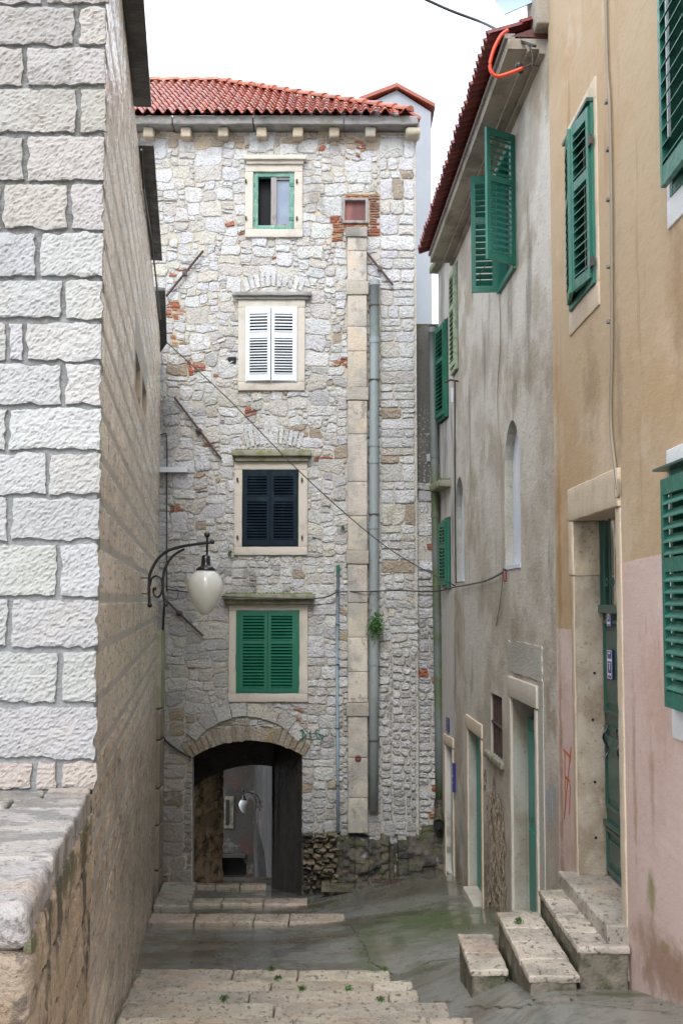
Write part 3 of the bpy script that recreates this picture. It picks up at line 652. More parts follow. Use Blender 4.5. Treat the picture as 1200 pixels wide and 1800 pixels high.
def leaf_mesh(fr, w_, h_, th, slats=16, stile=.055, rail=.07, mid=True, tilt=.62, tint=(1, 1, 1), gapdepth=.0, seed=0):
    """louvred leaf: s 0..w_, z 0..h_, thickness th about n=0; slat outer edges hang down"""
    b = MB(); q = random.Random(seed)
    b.box(fr, 0, stile, 0, h_, 0, th, tint); b.box(fr, w_ - stile, w_, 0, h_, 0, th, tint)
    b.box(fr, stile, w_ - stile, 0, rail, 0, th - .002, tint); b.box(fr, stile, w_ - stile, h_ - rail, h_, 0, th - .002, tint)
    bands = [(rail, h_ - rail)]
    if mid:
        zm = h_ * .62; b.box(fr, stile, w_ - stile, zm - rail * .45, zm + rail * .45, 0, th - .002, tint)
        bands = [(rail, zm - rail * .45), (zm + rail * .45, h_ - rail)]
    tot = sum(d - c for c, d in bands)
    for c, d in bands:
        k = max(2, round(slats * (d - c) / tot)); st_ = (d - c) / k
        for i in range(k):
            zc = c + st_ * (i + .5); dz = st_ * .5 * tilt + q.uniform(-.002, .002); e = .004
            lo, hi = zc - dz, zc + dz
            s0_, s1_ = stile, w_ - stile
            vs = [fr.P(s, z_, n_) for n_, z_ in ((th + .006, lo - e), (th + .006, lo + e), (-.004, hi + e), (-.004, hi - e)) for s in (s0_, s1_)]
            q_ = q.uniform(.85, 1.12); t2 = tuple(x * q_ for x in tint)
            b.add(vs, [(0, 1, 3, 2), (2, 3, 5, 4), (4, 5, 7, 6), (6, 7, 1, 0), (0, 2, 4, 6), (1, 7, 5, 3)], t2)
    return b
def front_shutters(parent, u0, u1, v0, v1, mt, n=.05, slats=17, frame_w=.03, ang=(0.0, 0.0), rail=.07, tint=(1, 1, 1)):
    a, c, z0, z1 = fu(u0), fu(u1), fz(v1), fz(v0)
    if frame_w:
        f = MB()
        f.box(FAC, a, a + frame_w, z0, z1, -.04, n - .005, tint); f.box(FAC, c - frame_w, c, z0, z1, -.04, n - .005, tint)
        f.box(FAC, a + frame_w, c - frame_w, z1 - frame_w, z1, -.04, n - .006, tint); f.box(FAC, a + frame_w, c - frame_w, z0, z0 + frame_w, -.04, n - .006, tint)
        f.build('shutter_frame', M[mt], parent)
    a += frame_w; c -= frame_w; z0 += frame_w * .6; z1 -= frame_w * .6
    wl = (c - a) / 2 - .003
    l = Fr(FAC.P(a, z0, n - .03), FAC.S * math.cos(ang[0]) + FAC.N * math.sin(ang[0]), FAC.N * math.cos(ang[0]) - FAC.S * math.sin(ang[0]))
    leaf_mesh(l, wl, z1 - z0, .035, slats, tint=tint, rail=rail, seed=int(u0)).build('shutter', M[mt], parent)
    rr = Fr(FAC.P(c, z0, n - .03), FAC.S * -math.cos(ang[1]) + FAC.N * math.sin(ang[1]), FAC.N * math.cos(ang[1]) + FAC.S * math.sin(ang[1]))
    leaf_mesh(rr, wl, z1 - z0, .035, slats, tint=tint, rail=rail, seed=int(u0) + 1).build('shutter', M[mt], parent)
def hooks(parent, pts):
    for u, v in pts:
        h = MB(); s, z = fs(u, v); h.tube([FAC.P(s, z, .05), FAC.P(s, z, .09), FAC.P(s, z + .02, .10), FAC.P(s, z + .05, .095)], .016, 6)
        h.build('shutter_hook', M['rust'], parent)
def dark_pane(k):
    u0, u1, v0, v1 = WIN[k]; b = MB(); b.box(FAC, fu(u0) - .02, fu(u1) + .02, fz(v1) - .02, fz(v0) + .02, -.26, -.20); return b

wt = dark_pane('top').build('window', M['glassdark'], house); wt['label'] = 'peeling green framed window under the eaves'
surround(wt, 441, 515, 303, 404, 427, 530, 291, 418, seed=1)
moulding(wt, 424, 537, 277, 291, 'trim')
f = MB(); a, c, z0, z1 = fu(441), fu(515), fz(404), fz(303)
for s0, s1, q0, q1 in ((a, a + .085, z0, z1), (c - .085, c, z0, z1), (a + .085, c - .085, z1 - .08, z1), (a + .085, c - .085, z0, z0 + .08)):
    f.rbox(FAC, s0, s1, q0, q1, -.10, .02, cell=.08, amp=.003, rad=.006)
f.build('frame', M['oldgreen'], wt, smooth=True)
f = MB(); m0, m1 = fu(473), fu(483)
f.box(FAC, m0, m1, z0 + .08, z1 - .08, -.10, .005); f.box(FAC, m1, c - .085, z0 + .08, z0 + .12, -.1, -.01); f.box(FAC, m1, c - .085, z1 - .12, z1 - .08, -.1, -.01)
f.build('mullion', M['greywood'], wt)
f = MB(); f.box(FAC, m1, c - .08, z0 + .1, z1 - .1, -.07, -.055); f.build('pane', M['glassblue'], wt)
for v in (325, 385):
    for u in (443, 513): f = MB(); s, z = fs(u, v); f.box(FAC, s - .05, s + .05, z - .03, z + .03, .02, .032); f.build('hinge', M['green'], wt)
hooks(wt, [(433, 323), (433, 388), (522, 323), (522, 388)])

ws = dark_pane('small').build('window', M['glassdark'], house); ws['label'] = 'tiny window closed by a red board in a brick patch'
f = MB(); a, c, z0, z1 = fu(601), fu(648), fz(393), fz(349)
for s0, s1, q0, q1 in ((a, a + .05, z0, z1), (c - .05, c, z0, z1), (a + .05, c - .05, z1 - .045, z1), (a + .05, c - .05, z0, z0 + .045)):
    f.rbox(FAC, s0, s1, q0, q1, -.10, .06, cell=.08, amp=.004, rad=.006)
f.build('frame', M['greywood'], ws, smooth=True)
f = MB(); f.box(FAC, a + .03, c - .03, z0 + .03, z1 - .03, -.06, -.03); f.build('board', M['redboard'], ws)

ww_ = dark_pane('white').build('window', M['glassdark'], house); ww_['label'] = 'window with white louvred shutters'
surround(ww_, 429, 521, 541, 672, 416, 535, 528, 687, seed=2)
moulding(ww_, 405, 547, 516, 528, 'cornice')
front_shutters(ww_, 429, 521, 541, 672, 'white', n=.09, slats=19, ang=(.10, .06), frame_w=.025, rail=.11)
wnv = dark_pane('navy').build('window', M['glassdark'], house); wnv['label'] = 'window with navy louvred shutters and mossy lintel'
surround(wnv, 425, 524, 826, 961, 411, 540, 812, 976, seed=3)
moulding(wnv, 407, 547, 793, 812, 'mosstrim', True, n=.2)
front_shutters(wnv, 425, 524, 826, 961, 'navy', n=.07, slats=20, rail=.10)
hooks(wnv, [(418, 846), (418, 947), (531, 846), (531, 947)])
wg = dark_pane('green').build('window', M['glassdark'], house); wg['label'] = 'window with green louvred shutters above the arch'
surround(wg, 416, 526, 1073, 1219, 403, 541, 1062, 1234, seed=4)
moulding(wg, 393, 553, 1044, 1062, 'mosstrim', True, n=.24)
front_shutters(wg, 415, 527, 1072, 1220, 'green2', n=.06, slats=22, frame_w=.07, rail=.06)

# --- cornice, corbels
co = MB(); x = SX0; q = random.Random(8)
zc0, zc1 = fz(231), fz(216)
while x < fu(738) - .05:
    x2 = min(x + q.uniform(1.2, 2.0), fu(738))
    if fu(738) - x2 < .5: x2 = fu(738)
    co.rbox(FAC, x + .006, x2 - .006, zc0, zc1, -.3, .34 + q.uniform(-.01, .01), cell=.1, amp=.010, rad=.02, freq=5, tint=tone((1, 1, 1), .15, q)); x = x2
co.build('cornice', M['cornice'], house, smooth=True)
for u in (254, 321, 388, 457, 522, 587, 652, 190):
    b = MB(); s = fu(u)
    b.rbox(FAC, s - .09, s + .09, fz(249), zc0 - .002, -.1, .24, cell=.05, amp=.008, rad=.03, freq=7, tint=tone((.78, .72, .62), .15, q))
    b.build('corbel', M['pilaster'], house, smooth=True)
b = MB(); b.rbox(FAC, fu(714), fu(742), fz(247), zc0 - .002, -.1, .28, cell=.05, amp=.01, rad=.1, freq=5, tint=(.8, .8, .7)); b.build('corbel', M['trim'], house, smooth=True)

# --- tiled roof
def tiled(origin, along, up, n_cols, n_rows, cw=.17, rl=.36, keep=None, seed=0, amp=.04, tint=(1, 1, 1)):
    mb = MB(); q = random.Random(seed); al = V(along).normalized(); up = V(up).normalized(); nn = al.cross(up).normalized()
    if nn.z < 0: nn = -nn
    K = 8
    for rr in range(n_rows):
        for cc in range(n_cols):
            ctr = V(origin) + al * ((cc + .5) * cw) + up * ((rr + .5) * rl)
            if keep and not keep(ctr): continue
            jx, jr, t = q.uniform(-.006, .006), q.uniform(-.015, .015), q.uniform(.72, 1.2)
            top, bot, und = [], [], []
            for k in range(K + 1):
                a = k / K; h = amp * math.cos(2 * math.pi * (a - .5)) * (1 if True else 0)
                h = amp * (math.cos(2 * math.pi * (a - .5)))
                base = V(origin) + al * ((cc + a) * cw + jx)
                bot.append(base + up * (rr * rl - .05 + jr) + nn * (h + .030))
                und.append(base + up * (rr * rl - .05 + jr) + nn * (h + .012))
                top.append(base + up * ((rr + 1) * rl) + nn * (h + .004))
            vs = bot + top + und; n = K + 1
            fs_ = [(k, k + 1, n + k + 1, n + k) for k in range(K)] + [(k + 1, k, 2 * n + k, 2 * n + k + 1) for k in range(K)] + [(2 * n + k, 2 * n + k + 1, n + k + 1, n + k) for k in range(K)]
            mb.add(vs, fs_, (tint[0] * t, tint[1] * t * q.uniform(.85, 1.2), tint[2] * t))
    return mb
EZ = zc1 + .035; EY = 20.4 - .42; PR = R(30)
ridge_r = at(385, 147, 24.1)
corner = V((fu(735), EY, EZ))
rz = EZ + (24.1 - EY) * math.tan(PR)
hipx = lambda y: corner.x + (ridge_r.x - corner.x) * (y - EY) / (24.1 - EY)
rt = tiled((-4.6, EY, EZ), (1, 0, 0), (0, math.cos(PR), math.sin(PR)), 40, 14, keep=lambda p: p.x < hipx(p.y) - .02 and p.y < 24.15, seed=2)
hs = (corner - V((ridge_r.x, 24.1, rz))).normalized()
side_al = V((0, 1, 0)); 
sd = tiled((corner.x + .0, EY + .2, EZ), (0, 1, 0), (-math.cos(R(32)), 0, math.sin(R(32))), 44, 13, keep=lambda p: (p.x < corner.x) and p.y > EY + (corner.x - p.x) / (corner.x - ridge_r.x) * (24.1 - EY) + .05 and p.x > ridge_r.x, seed=4)
rt.v, rt.f, rt.m, rt.t = rt.v, rt.f, rt.m, rt.t
rt.add(sd.v, sd.f); rt.t[-len(sd.f):] = sd.t
# underlay so that the roof is closed
rt.add([V((-4.6, EY + .1, EZ - .03)), V((corner.x - .1, EY + .1, EZ - .03)), V((ridge_r.x, 24.1, rz - .05)), V((-4.6, 24.1, rz - .05))], [(0, 1, 2, 3)], (.4, .4, .4))
rt.add([V((corner.x - .1, EY + .1, EZ - .03)), V((corner.x - .1, 28.4, EZ - .03)), V((ridge_r.x, 28.4, rz - .05)), V((ridge_r.x, 24.1, rz - .05))], [(0, 1, 2, 3)], (.4, .4, .4))
rt.build('roof', M['tile'], house, smooth=False)
rg = MB(); q = random.Random(3)
def ridge_line(A, B, L=.38, rr=.085):
    d = (B - A); n = max(1, int(d.length / L)); dn = d.normalized(); sd_ = dn.cross(V((0, 0, 1))).normalized(); upn = sd_.cross(dn)
    for i in range(n):
        p0 = A + d * (i / n); p1 = A + d * ((i + 1.12) / n); t = q.uniform(.85, 1.2)
        for ra, rb, pp, pq in ((rr * 1.08, rr * .9, p0, p1),):
            va = [pp + (sd_ * math.cos(math.pi * k / 7) + upn * math.sin(math.pi * k / 7)) * ra - upn * .015 for k in range(8)]
            vb = [pq + (sd_ * math.cos(math.pi * k / 7) + upn * math.sin(math.pi * k / 7)) * rb - upn * .035 for k in range(8)]
            rg.add(va + vb, [(k, k + 1, 8 + k + 1, 8 + k) for k in range(7)] + [tuple(range(8))], (1.25 * t, 1.6 * t, 1.6 * t))
ridge_line(corner + V((-.12, .05, .05)), V((ridge_r.x, 24.1, rz + .03)))
ridge_line(V((ridge_r.x, 24.1, rz + .03)), V((-4.6, 24.1, rz + .03)))
rg.build('ridge_tiles', M['tile'], house, smooth=False)

# --- flue pilaster
fl = MB(); q = random.Random(21)
lv = [421, 445, 498, 522, 577, 620, 683, 706, 765, 848, 908, 968, 992, 1060, 1120, 1180, 1234, 1258, 1330, 1400, 1462]
for v0, v1 in zip(lv, lv[1:]):
    led = (v0, v1) in ((498, 522), (683, 706), (968, 992), (1234, 1258))
    e = .025 if led else 0
    t = tone((1, 1, 1), .10, q)
    if led: t = tuple(x * .72 for x in t)
    fl.rbox(FAC, fu(611) - e, fu(645) + e, fz(v1) + .003, fz(v0) - .003, -.05, .16 + e, cell=.07, amp=.005, rad=.010, freq=9, tint=t, seed=v0)
fl.rbox(FAC, fu(608), fu(645) + .01, fz(421), fz(404), -.05, .2, cell=.07, amp=.006, rad=.015, freq=9, tint=(.42, .44, .46))
fl.build('flue', M['pilaster'], house, smooth=True)
b = MB(); s, z = fs(629, 1331); b.lathe([(.001, 0), (.05, 0), (.055, .012), (.03, .02), (.001, .012)], (0, 0, 0), 12)
b.v = [FAC.P(s + p.x, z + p.y, .165 + p.z) for p in b.v]; b.build('clay_plug', M['redboard'], house)

# --- tie bars
def bar(p0, p1, n=.09, w=.022, knob=None):
    b = MB(); a = FAC.P(*fs(*p0), n); c = FAC.P(*fs(*p1), n); b.tube([a, c], w, 6)
    if knob:
        k = FAC.P(*fs(*knob), n); b.ball(k, .05); b.box(Fr(k, FAC.S, FAC.N), -.05, .05, -.03, .03, -.06, .03)
    else:
        k = a.lerp(c, .5); b.box(Fr(k, FAC.S, FAC.N), -.035, .035, -.03, .03, -.06, .03)
    b.build('tie_bar', M['rust'], house)
bar((358, 443), (293, 523)); bar((644, 446), (690, 503)); bar((308, 700), (390, 808), knob=(350, 758)); bar((290, 1052), (358, 1118), knob=(316, 1078))
b = MB(); s, z = fs(408, 634); b.box(FAC, s - .07, s + .07, z - .06, z + .06, -.02, .033); b.build('putlog_hole', M['dark'], house)
b = MB(); s0, z0 = fs(270, 831); s1, z1 = fs(331, 822); b.box(FAC, s0, s1, z0, z1, .03, .12); b.build('white_bracket', M['white'], house)
# graffiti on the wall, sprayed over the stones right of the arch
g = MB()
def stroke(mb, fr, pts, w_, n):
    P = [fr.P(*fr.px(u, v, n), n) for u, v in pts]
    for a, c in zip(P, P[1:]):
        d = (c - a).normalized(); t = d.cross(fr.N).normalized() * w_ * .5; d = d * w_ * .3
        mb.add([a - t - d, c - t + d, c + t + d, a + t - d], [(0, 1, 2, 3)])
for letter in ([[(531, 1284), (532, 1293), (531, 1300)], [(527, 1285), (531, 1283), (534, 1288), (537, 1294)], [(527, 1300), (533, 1299)]],
               [[(545.5, 1285), (544.5, 1289), (545, 1294)], [(545, 1294), (545.5, 1296), (548, 1296)]],
               [[(561, 1284), (556, 1284), (554, 1287), (556, 1290), (562, 1292), (567, 1293), (566, 1298), (562, 1300), (556, 1299.5)]]):
    g = MB()
    for pts in letter: stroke(g, FAC, pts, .020, .082)
    g.build('graffiti_letter', M['spray_green'], house)

# --- passage under the house
ps = MB()
near = [(FAC.P(s, z, -.02)) for s, z in [fs(338, 1640)] + in_arc + [fs(531, 1640)]]
rear_arc, _, _, _, _ = arc3(tuple(x for x in (lambda p: (p.x, p.z))(at(322, 1402, 22.6))), tuple(x for x in (lambda p: (p.x, p.z))(at(440, 1343, 22.6))), tuple(x for x in (lambda p: (p.x, p.z))(at(479, 1345, 22.6))), 16)
far = [V((rear_arc[0][0], 22.6, -6.2))] + [V((x, 22.6, z)) for x, z in rear_arc] + [V((rear_arc[-1][0], 22.6, -6.2))]
# barrel holds its height, the rear wall closes it down to the smaller opening
mid = [V((p.x + (-.62 if i > 8 else -.30) * 1.0, 22.45, p.z)) for i, p in enumerate(near)]
k = len(near); NSEG = 8
vs = []
for q_ in range(NSEG + 1):
    t = q_ / NSEG
    for i in range(k):
        p = near[i].lerp(mid[i], t); d = noise.noise_vector(p * 4) * .03 * (1 if 0 < q_ < NSEG else .3); vs.append(p + d)
ps.add(vs, [(q_ * k + i, q_ * k + i + 1, (q_ + 1) * k + i + 1, (q_ + 1) * k + i) for q_ in range(NSEG) for i in range(k - 1)])
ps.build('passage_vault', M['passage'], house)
rw = MB(); RW_ = Fr((0, 22.4, 0), (1, 0, 0), (0, -1, 0))
loop = [(p.x, p.z) for p in far]
rw.sheet(RW_, [(-4.2, -7), (1.3, -7), (1.3, -.8), (-4.2, -.8)], [loop[::-1]], 0, .25)
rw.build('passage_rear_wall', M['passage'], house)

# ------------------------------------------------------------------ alley beyond the passage
bw = MB()
pA = V((-3.0, 22.7, 0)); pB = at(392, 1450, 24.5); pB.z = 0
BRN = Fr(pA, (pB - pA), V(((pB - pA).y, -(pB - pA).x, 0))); Lb = (pB - pA).length
bw.rbox(BRN, 0, Lb, -7, 2, -1.2, 0, cell=.2, amp=.03, rad=.03, freq=2.2)
q = random.Random(15); z = -6.2
while z < -2.2:
    hh = q.uniform(.16, .32); s = .02
    while s < Lb - .05:
        s2 = min(s + q.uniform(.22, .6), Lb - .01)
        if s2 - s > .08: stone(bw, s + .01, s2 - .01, z + .01, z + hh - .01, .03, tone((1, 1, 1), .25, q), q, wob=.02, fr=BRN)
        s = s2
    z += hh
tag(bw.build('brown_wall', M['brownwall'], None, smooth=False), 'brown stained stone wall seen just behind the dark passage', 'wall')
al = thing('alley_house', 'shadowy peeling alley house seen through the archway behind the far lamp', 'house', (-3, 38, -9))
b = MB(); AL = Fr((0, 38, 0), (1, 0, 0), (0, -1, 0))
def ap(u, v): return AL.px(u, v)
b.sheet(AL, [(-7, -14), (2, -14), (2, 7), (-7, 7)], [[ap(385, 1545), ap(433, 1545), ap(433, 1520), ap(424, 1506), ap(405, 1500), ap(385, 1500)]], 0, .5)
b.box(AL, ap(385, 1)[0], ap(441, 1)[0], ap(1, 1506)[1], ap(1, 1501)[1], 0, .2)
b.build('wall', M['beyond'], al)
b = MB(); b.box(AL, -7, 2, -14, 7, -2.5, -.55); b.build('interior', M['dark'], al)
b = MB(); s0, z0 = ap(394, 1456); s1, z1 = ap(411, 1400)
b.box(AL, s0, s1, z0, z1, 0, .06); b.build('window', M['stepside'], al)
b = MB(); b.box(AL, s0 + .05, s0 + .16, z0 + .1, z1 - .1, .06, .08); b.build('pane', M['dark'], al)
RS = Fr((-2.9, 34, 0), (.10, -1, 0), (-1, -.10, 0))
ar2 = thing('alley_side_house', 'grey alley side wall carrying the far street lamp', 'house', (-2.6, 34, -8))
b = MB()
pa, pb = at(446, 1450, 37.8), at(482, 1450, 28.0)
RS = Fr((pa.x, pa.y, 0), (pb.x - pa.x, pb.y - pa.y, 0), (-(pa.y - pb.y), -(pb.x - pa.x), 0)); LR = V((pb.x - pa.x, pb.y - pa.y, 0)).length
def rp(u, v): return RS.px(u, v)
b.sheet(RS, [(0, -14), (LR, -14), (LR, 6), (0, 6)], [[rp(456, 1560), rp(471, 1560), (rp(471, 1)[0], rp(463, 1492)[1]), (rp(456, 1)[0], rp(463, 1492)[1])]], 0, .5)
b.add([RS.P(LR, -14, 0), RS.P(LR, -14, -6), RS.P(LR, 6, -6), RS.P(LR, 6, 0)], [(0, 1, 2, 3)])
b.build('wall', M['beyond'], ar2)
b = MB(); b.box(RS, .2, LR - .2, -11, 1, -1, -.6); b.build('interior', M['dark'], ar2)
# far street right-hand block so the passage view is closed
b = MB(); b.box(Fr((0, 0, 0), (1, 0, 0), (0, -1, 0)), 1.0, 6, -8, 1.5, -27.8, -22.75)
tag(b.build('back_building', M['beyond'], None), 'dark stone building hidden behind the right side of the passage', 'building')

# ------------------------------------------------------------------ low rubble wall and bedrock at the right
lw = thing('rubble_wall', 'narrow dark roughcast and rubble wall between the stone house and the drainpipe', 'wall', (1.5, 20.6, -4.6))
b = MB(); LWF = Fr((0, 20.5, 0), (1, 0, 0), (0, -1, 0)); la, lb = fu(734) + .004, 2.2
b.box(LWF, la, lb, -5.5, LWF.px(740, 569)[1], -.5, 0)
b.build('roughcast', M['roughcast'], lw)
b = MB(); b.box(LWF, la + .003, lb, -5.4, LWF.px(740, 880)[1], -.1, .008); b.build('mortar', M['mortar'], lw)
b = MB(); r = random.Random(31); z = -4.6
while z < LWF.px(740, 800)[1]:
    vv = proj(LWF.P(1.4, z))[1]
    hh = r.uniform(.10, .16) if vv > 1150 else r.uniform(.10, .22); x = la
    while x < lb - .3:
        wd = r.uniform(.14, .24) if vv > 1150 else r.uniform(.14, .36)
        if r.random() < (.95 if vv > 1000 else .55):
            col = (.56, .55, .54) if vv > 1150 else (WHITE if r.random() < .6 else GREY)
            if r.random() < .06: col = BRICK
            stone(b, x + .008, x + wd - .008, z + .008, z + hh - .008, .045 if vv > 1000 else .03, tone(col, .12, r), r, wob=.02, fr=LWF)
        x += wd
    z += hh
b.build('wall_stones', M['rubble'], lw)

rk = MB()
u0, u1 = 532, 800
NXR, NZR = 90, 42
for face in range(1):
    vs = []
    for j in range(NZR + 1):
        for i in range(NXR + 1):
            s = fu(u0) + (fu(u1) - fu(u0)) * i / NXR; t = j / NZR
            u = u0 + (u1 - u0) * i / NXR
            ztop = fz(1452 + (8 if u > 600 else 0) - (6 if u > 740 else 0)) + .06 * noise.noise(V((s * 3, 0, 5)))
            if 600 < u < 660: ztop += .02
            zb = -5.25
            z = zb + (ztop - zb) * t
            bulge = .10 + (.16 if 590 < u < 690 else .04 if u > 690 else .02) * (1 - abs(2 * min(max((u - 590) / 100, 0), 1) - 1) * .4) * (1 if u < 690 else .5)
            prof_ = 1 - t ** 3
            n = bulge * prof_ + (.04 + .05 * (590 < u < 690)) * (noise.noise(V((s * 4, z * 4.5, 0))) + .5 * noise.noise(V((s * 11, z * 12, 4)))) + .035 * (noise.cell(V((s * 4.5, z * 7 + (int(s * 4.5) % 2) * .5, 0))) - .3)
            n = max(n, -.015) if t < .97 else -.03
            if 682 < u < 696: n *= .25
            vs.append(FAC.P(s, z, n))
    rk.add(vs, [(j * (NXR + 1) + i, j * (NXR + 1) + i + 1, (j + 1) * (NXR + 1) + i + 1, (j + 1) * (NXR + 1) + i) for j in range(NZR) for i in range(NXR)])
q = random.Random(77)
for v in range(1462, 1560, 9):
    x = 532
    while x < 585:
        wpx = q.uniform(10, 24); s0, s1 = fu(x), fu(x + wpx)
        stone(rk, s0 + .01, s1 - .01, fz(v + 9) + .008, fz(v) - .004, .17 + q.uniform(-.03, .04), tone((2.6, 2.4, 2.1), .3, q), q, wob=.02)
        x += wpx
tag(rk.build('bedrock_base', M['rock'], None, smooth=False), 'dark mossy bedrock and rubble footing under the house flue', 'rock')
# side toe of the footing
gr = MB(); gy = 19.95
for (ua, ub, vv) in ((567, 617, 1557),):
    p = at(592, 1557, 19.9); gr.box(Fr((0, 0, 0), (1, 0, 0), (0, -1, 0)), p.x - .25, p.x + .25, p.z - .08, p.z + .01, -20.0, -19.8)
tag(gr.build('drain_slab', M['stepside'], None), 'small dark drain cover slab at the foot of the conduit', 'drain')
gt = MB(); p = at(682, 1556, 19.6); gz = ground(.8, 19.6)
for i in range(14):
    gt.box(Fr((0, 0, 0), (1, 0, 0), (0, -1, 0)), .50 + i * .036, .52 + i * .036, gz + .002, gz + .02, -19.85, -19.7)
gt.box(Fr((0, 0, 0), (1, 0, 0), (0, -1, 0)), .48, 1.02, gz + .001, gz + .024, -19.69, -19.66); gt.box(Fr((0, 0, 0), (1, 0, 0), (0, -1, 0)), .48, 1.02, gz + .001, gz + .024, -19.89, -19.86)
tag(gt.build('floor_grate', M['rust'], None), 'long narrow rusty drain grate in the wet paving', 'grate')

# ------------------------------------------------------------------ pipes
def pipe(name, label, fr, pts, rad, m, joints, sides=14, group=None):
    t = thing(name, label, 'drainpipe', fr.P(*fr.px(*pts[-1]), rad), group)
    b = MB(); b.tube([fr.P(*fr.px(u, v, n), n) for (u, v), n in zip(pts, [rad + .05] * len(pts))], rad, sides); b.build('pipe', m, t, smooth=True)
    for (u, v) in joints:
        p = fr.P(*fr.px(u, v, rad + .05), rad + .05); b = MB()
        b.tube([p + V((0, 0, .045)), p - V((0, 0, .045))], rad * 1.13, sides); b.build('collar', m, t, smooth=False)
    return t
t = pipe('drainpipe', 'thick grey drainpipe running down beside the stone flue', FAC, [(658, 492), (658, 620), (657, 800), (657, 1000), (657, 1200), (656, 1425)], .082, M['greypipe'], [(658, 497), (658, 598), (657, 780), (657, 810), (657, 925), (657, 1040), (657, 1165)])
for v in (540, 670, 905, 1100, 1300):
    b = MB(); p = FAC.P(*fs(657, v), .13); b.box(Fr(p, FAC.S, FAC.N), -.09, .09, -.008, .008, -.13, .095); b.build('clamp', M['rust'], t)
t = pipe('drainpipe', 'mossy green drainpipe in the corner by the far grey house', LWF, [(760, 572), (761, 640), (764, 850), (768, 1100), (771, 1300), (772, 1415)], .07, M['greenpipe'], [(760, 580), (763, 800), (765, 905), (770, 1190)])
b = MB(); p0 = LWF.P(*LWF.px(772, 1415, .12), .12)
b.tube([p0 + V((0, 0, .1)), p0, p0 + V((-.0, -.03, -.12)), p0 + V((-.03, -.16, -.24)), p0 + V((-.04, -.30, -.27))], .088, 14, caps=False)
b.build('elbow', M['rock'], t, smooth=True)
b = MB(); e = p0 + V((-.04, -.28, -.27)); b.tube([e, e + V((0, .02, 0))], .08, 14); b.build('outlet', M['dark'], t)
b = MB(); b.tube([FAC.P(*fs(594, 998), .06), FAC.P(*fs(592, 1150), .06), FAC.P(*fs(593, 1300), .06), FAC.P(*fs(594, 1462), .06)], .026, 10)
cd = thing('conduit', 'thin pale blue conduit with green top left of the flue', 'conduit', FAC.P(*fs(594, 1462), .06))
b.build('tube', M['bluepipe'], cd, smooth=True)
b = MB(); b.tube([FAC.P(*fs(594, 994), .06), FAC.P(*fs(594, 1006), .06)], .031, 10); b.build('cap', M['green2'], cd)
for v in (1038, 1098, 1168, 1280, 1380):
    b = MB(); p = FAC.P(*fs(593, v), .06); b.tube([p + V((0, 0, .012)), p - V((0, 0, .012))], .034, 10); b.build('clip', M['darkgreen'], cd)

# ------------------------------------------------------------------ background house behind
bg = thing('background_house', 'narrow pale grey rendered gable house behind the stone house', 'house', (1.3, 27, -4))
BG = Fr((0, 27, 0), (1, 0, 0), (0, -1, 0))
x0, x1 = BG.px(642, 200)[0], BG.px(757, 200)[0]; xm, za = BG.px(697, 152); ze = BG.px(700, 184)[1]; z2 = BG.px(700, 196)[1]
b = MB(); b.prism(BG, [(x0, -8), (x1, -8), (x1, z2), (xm, za - .08), (x0, ze)], -5, 0); b.build('wall', M['bgwhite'], bg)
b = MB()
def slab(a, c, th=.09):
    b.prism(BG, [a, c, (c[0], c[1] + th), (a[0], a[1] + th)], -5.2, .15)
slab((BG.px(630, 181)), (xm, za - .05)); slab((xm, za - .05), (BG.px(764, 192)))
b.build('roof', M['tile'], bg)
b = MB(); b.lathe([(.001, 0), (.10, 0), (.10, .10), (.07, .16), (.001, .19)], BG.P(xm, za + .02, -.3), 10); b.build('ridge_cap', M['cornice'], bg)

# ------------------------------------------------------------------ left stone house
LH = thing('limestone_house', 'large house of pale hewn limestone blocks filling the left side', 'house', (-2, 6.84, -2.7))
mort_v = [-75, 8, 80, 152, 235, 320, 405, 488, 563, 636, 714, 793, 872, 953, 1051, 1142, 1239, 1337, 1392]
joints = [[60], [120], [28], [125], [32], [112], [57], [105], [6, 37], [108], [10], [82], [17], [105], [20], [110], [-10], [68, 112], [-200]]
lf0 = -3.6; lcor = lx(6.84)
zl = [LFR.px(170, v)[1] for v in mort_v]
b = MB()
# mortar bodies: front plate, side plate with two slit openings, top, far end
TOPZ = 4.40; LEND = LEF.sy(20.3)
b.hexa([V((x_ if x_ < -3 else lx(y_) + .004, y_, z_)) for z_ in (-1.07, TOPZ + .6) for x_, y_ in ((lf0, 6.862), (0, 6.862), (0, 7.14), (lf0, 7.14))])
b.build('joints', M['joint'], LH)
b = MB()
s1_, s2_ = LEF.sy(0), 0
slits = []
for (ua, ub, va, vb) in ((236, 246.5, 600, 720), (248.5, 258, 640, 760)):
    sa, sb = LEF.px(ua, 700)[0], LEF.px(ub, 700)[0]
    z_a = LEF.px(ua, va)[1]; z_b = LEF.px(ub, vb)[1]
    slits.append((sa, sb, min(z_a, z_b), 0))
slits = [(LEF.px(237, 700)[0], LEF.px(246, 700)[0], LEF.px(246, 720)[1], LEF.px(237, 606)[1]),
         (LEF.px(249.5, 700)[0], LEF.px(257, 700)[0], LEF.px(257, 745)[1], LEF.px(249.5, 655)[1])]
s_c = LEF.sy(6.84)
b.sheet(LEF, [(s_c, -6), (LEND, -6), (LEND, TOPZ), (s_c, TOPZ)], [[(a, c), (a2, c), (a2, d), (a, d)] for a, a2, c, d in slits], .002, .3)
b.add([LEF.P(s_c, TOPZ, -.006), LEF.P(LEND, TOPZ, -.006), LEF.P(LEND, TOPZ, -6), LEF.P(s_c, TOPZ, -6)], [(0, 1, 2, 3)])
b.add([LEF.P(LEND, -6, 0), LEF.P(LEND, -6, -6), LEF.P(LEND, TOPZ, -6), LEF.P(LEND, TOPZ, 0)], [(0, 1, 2, 3)])
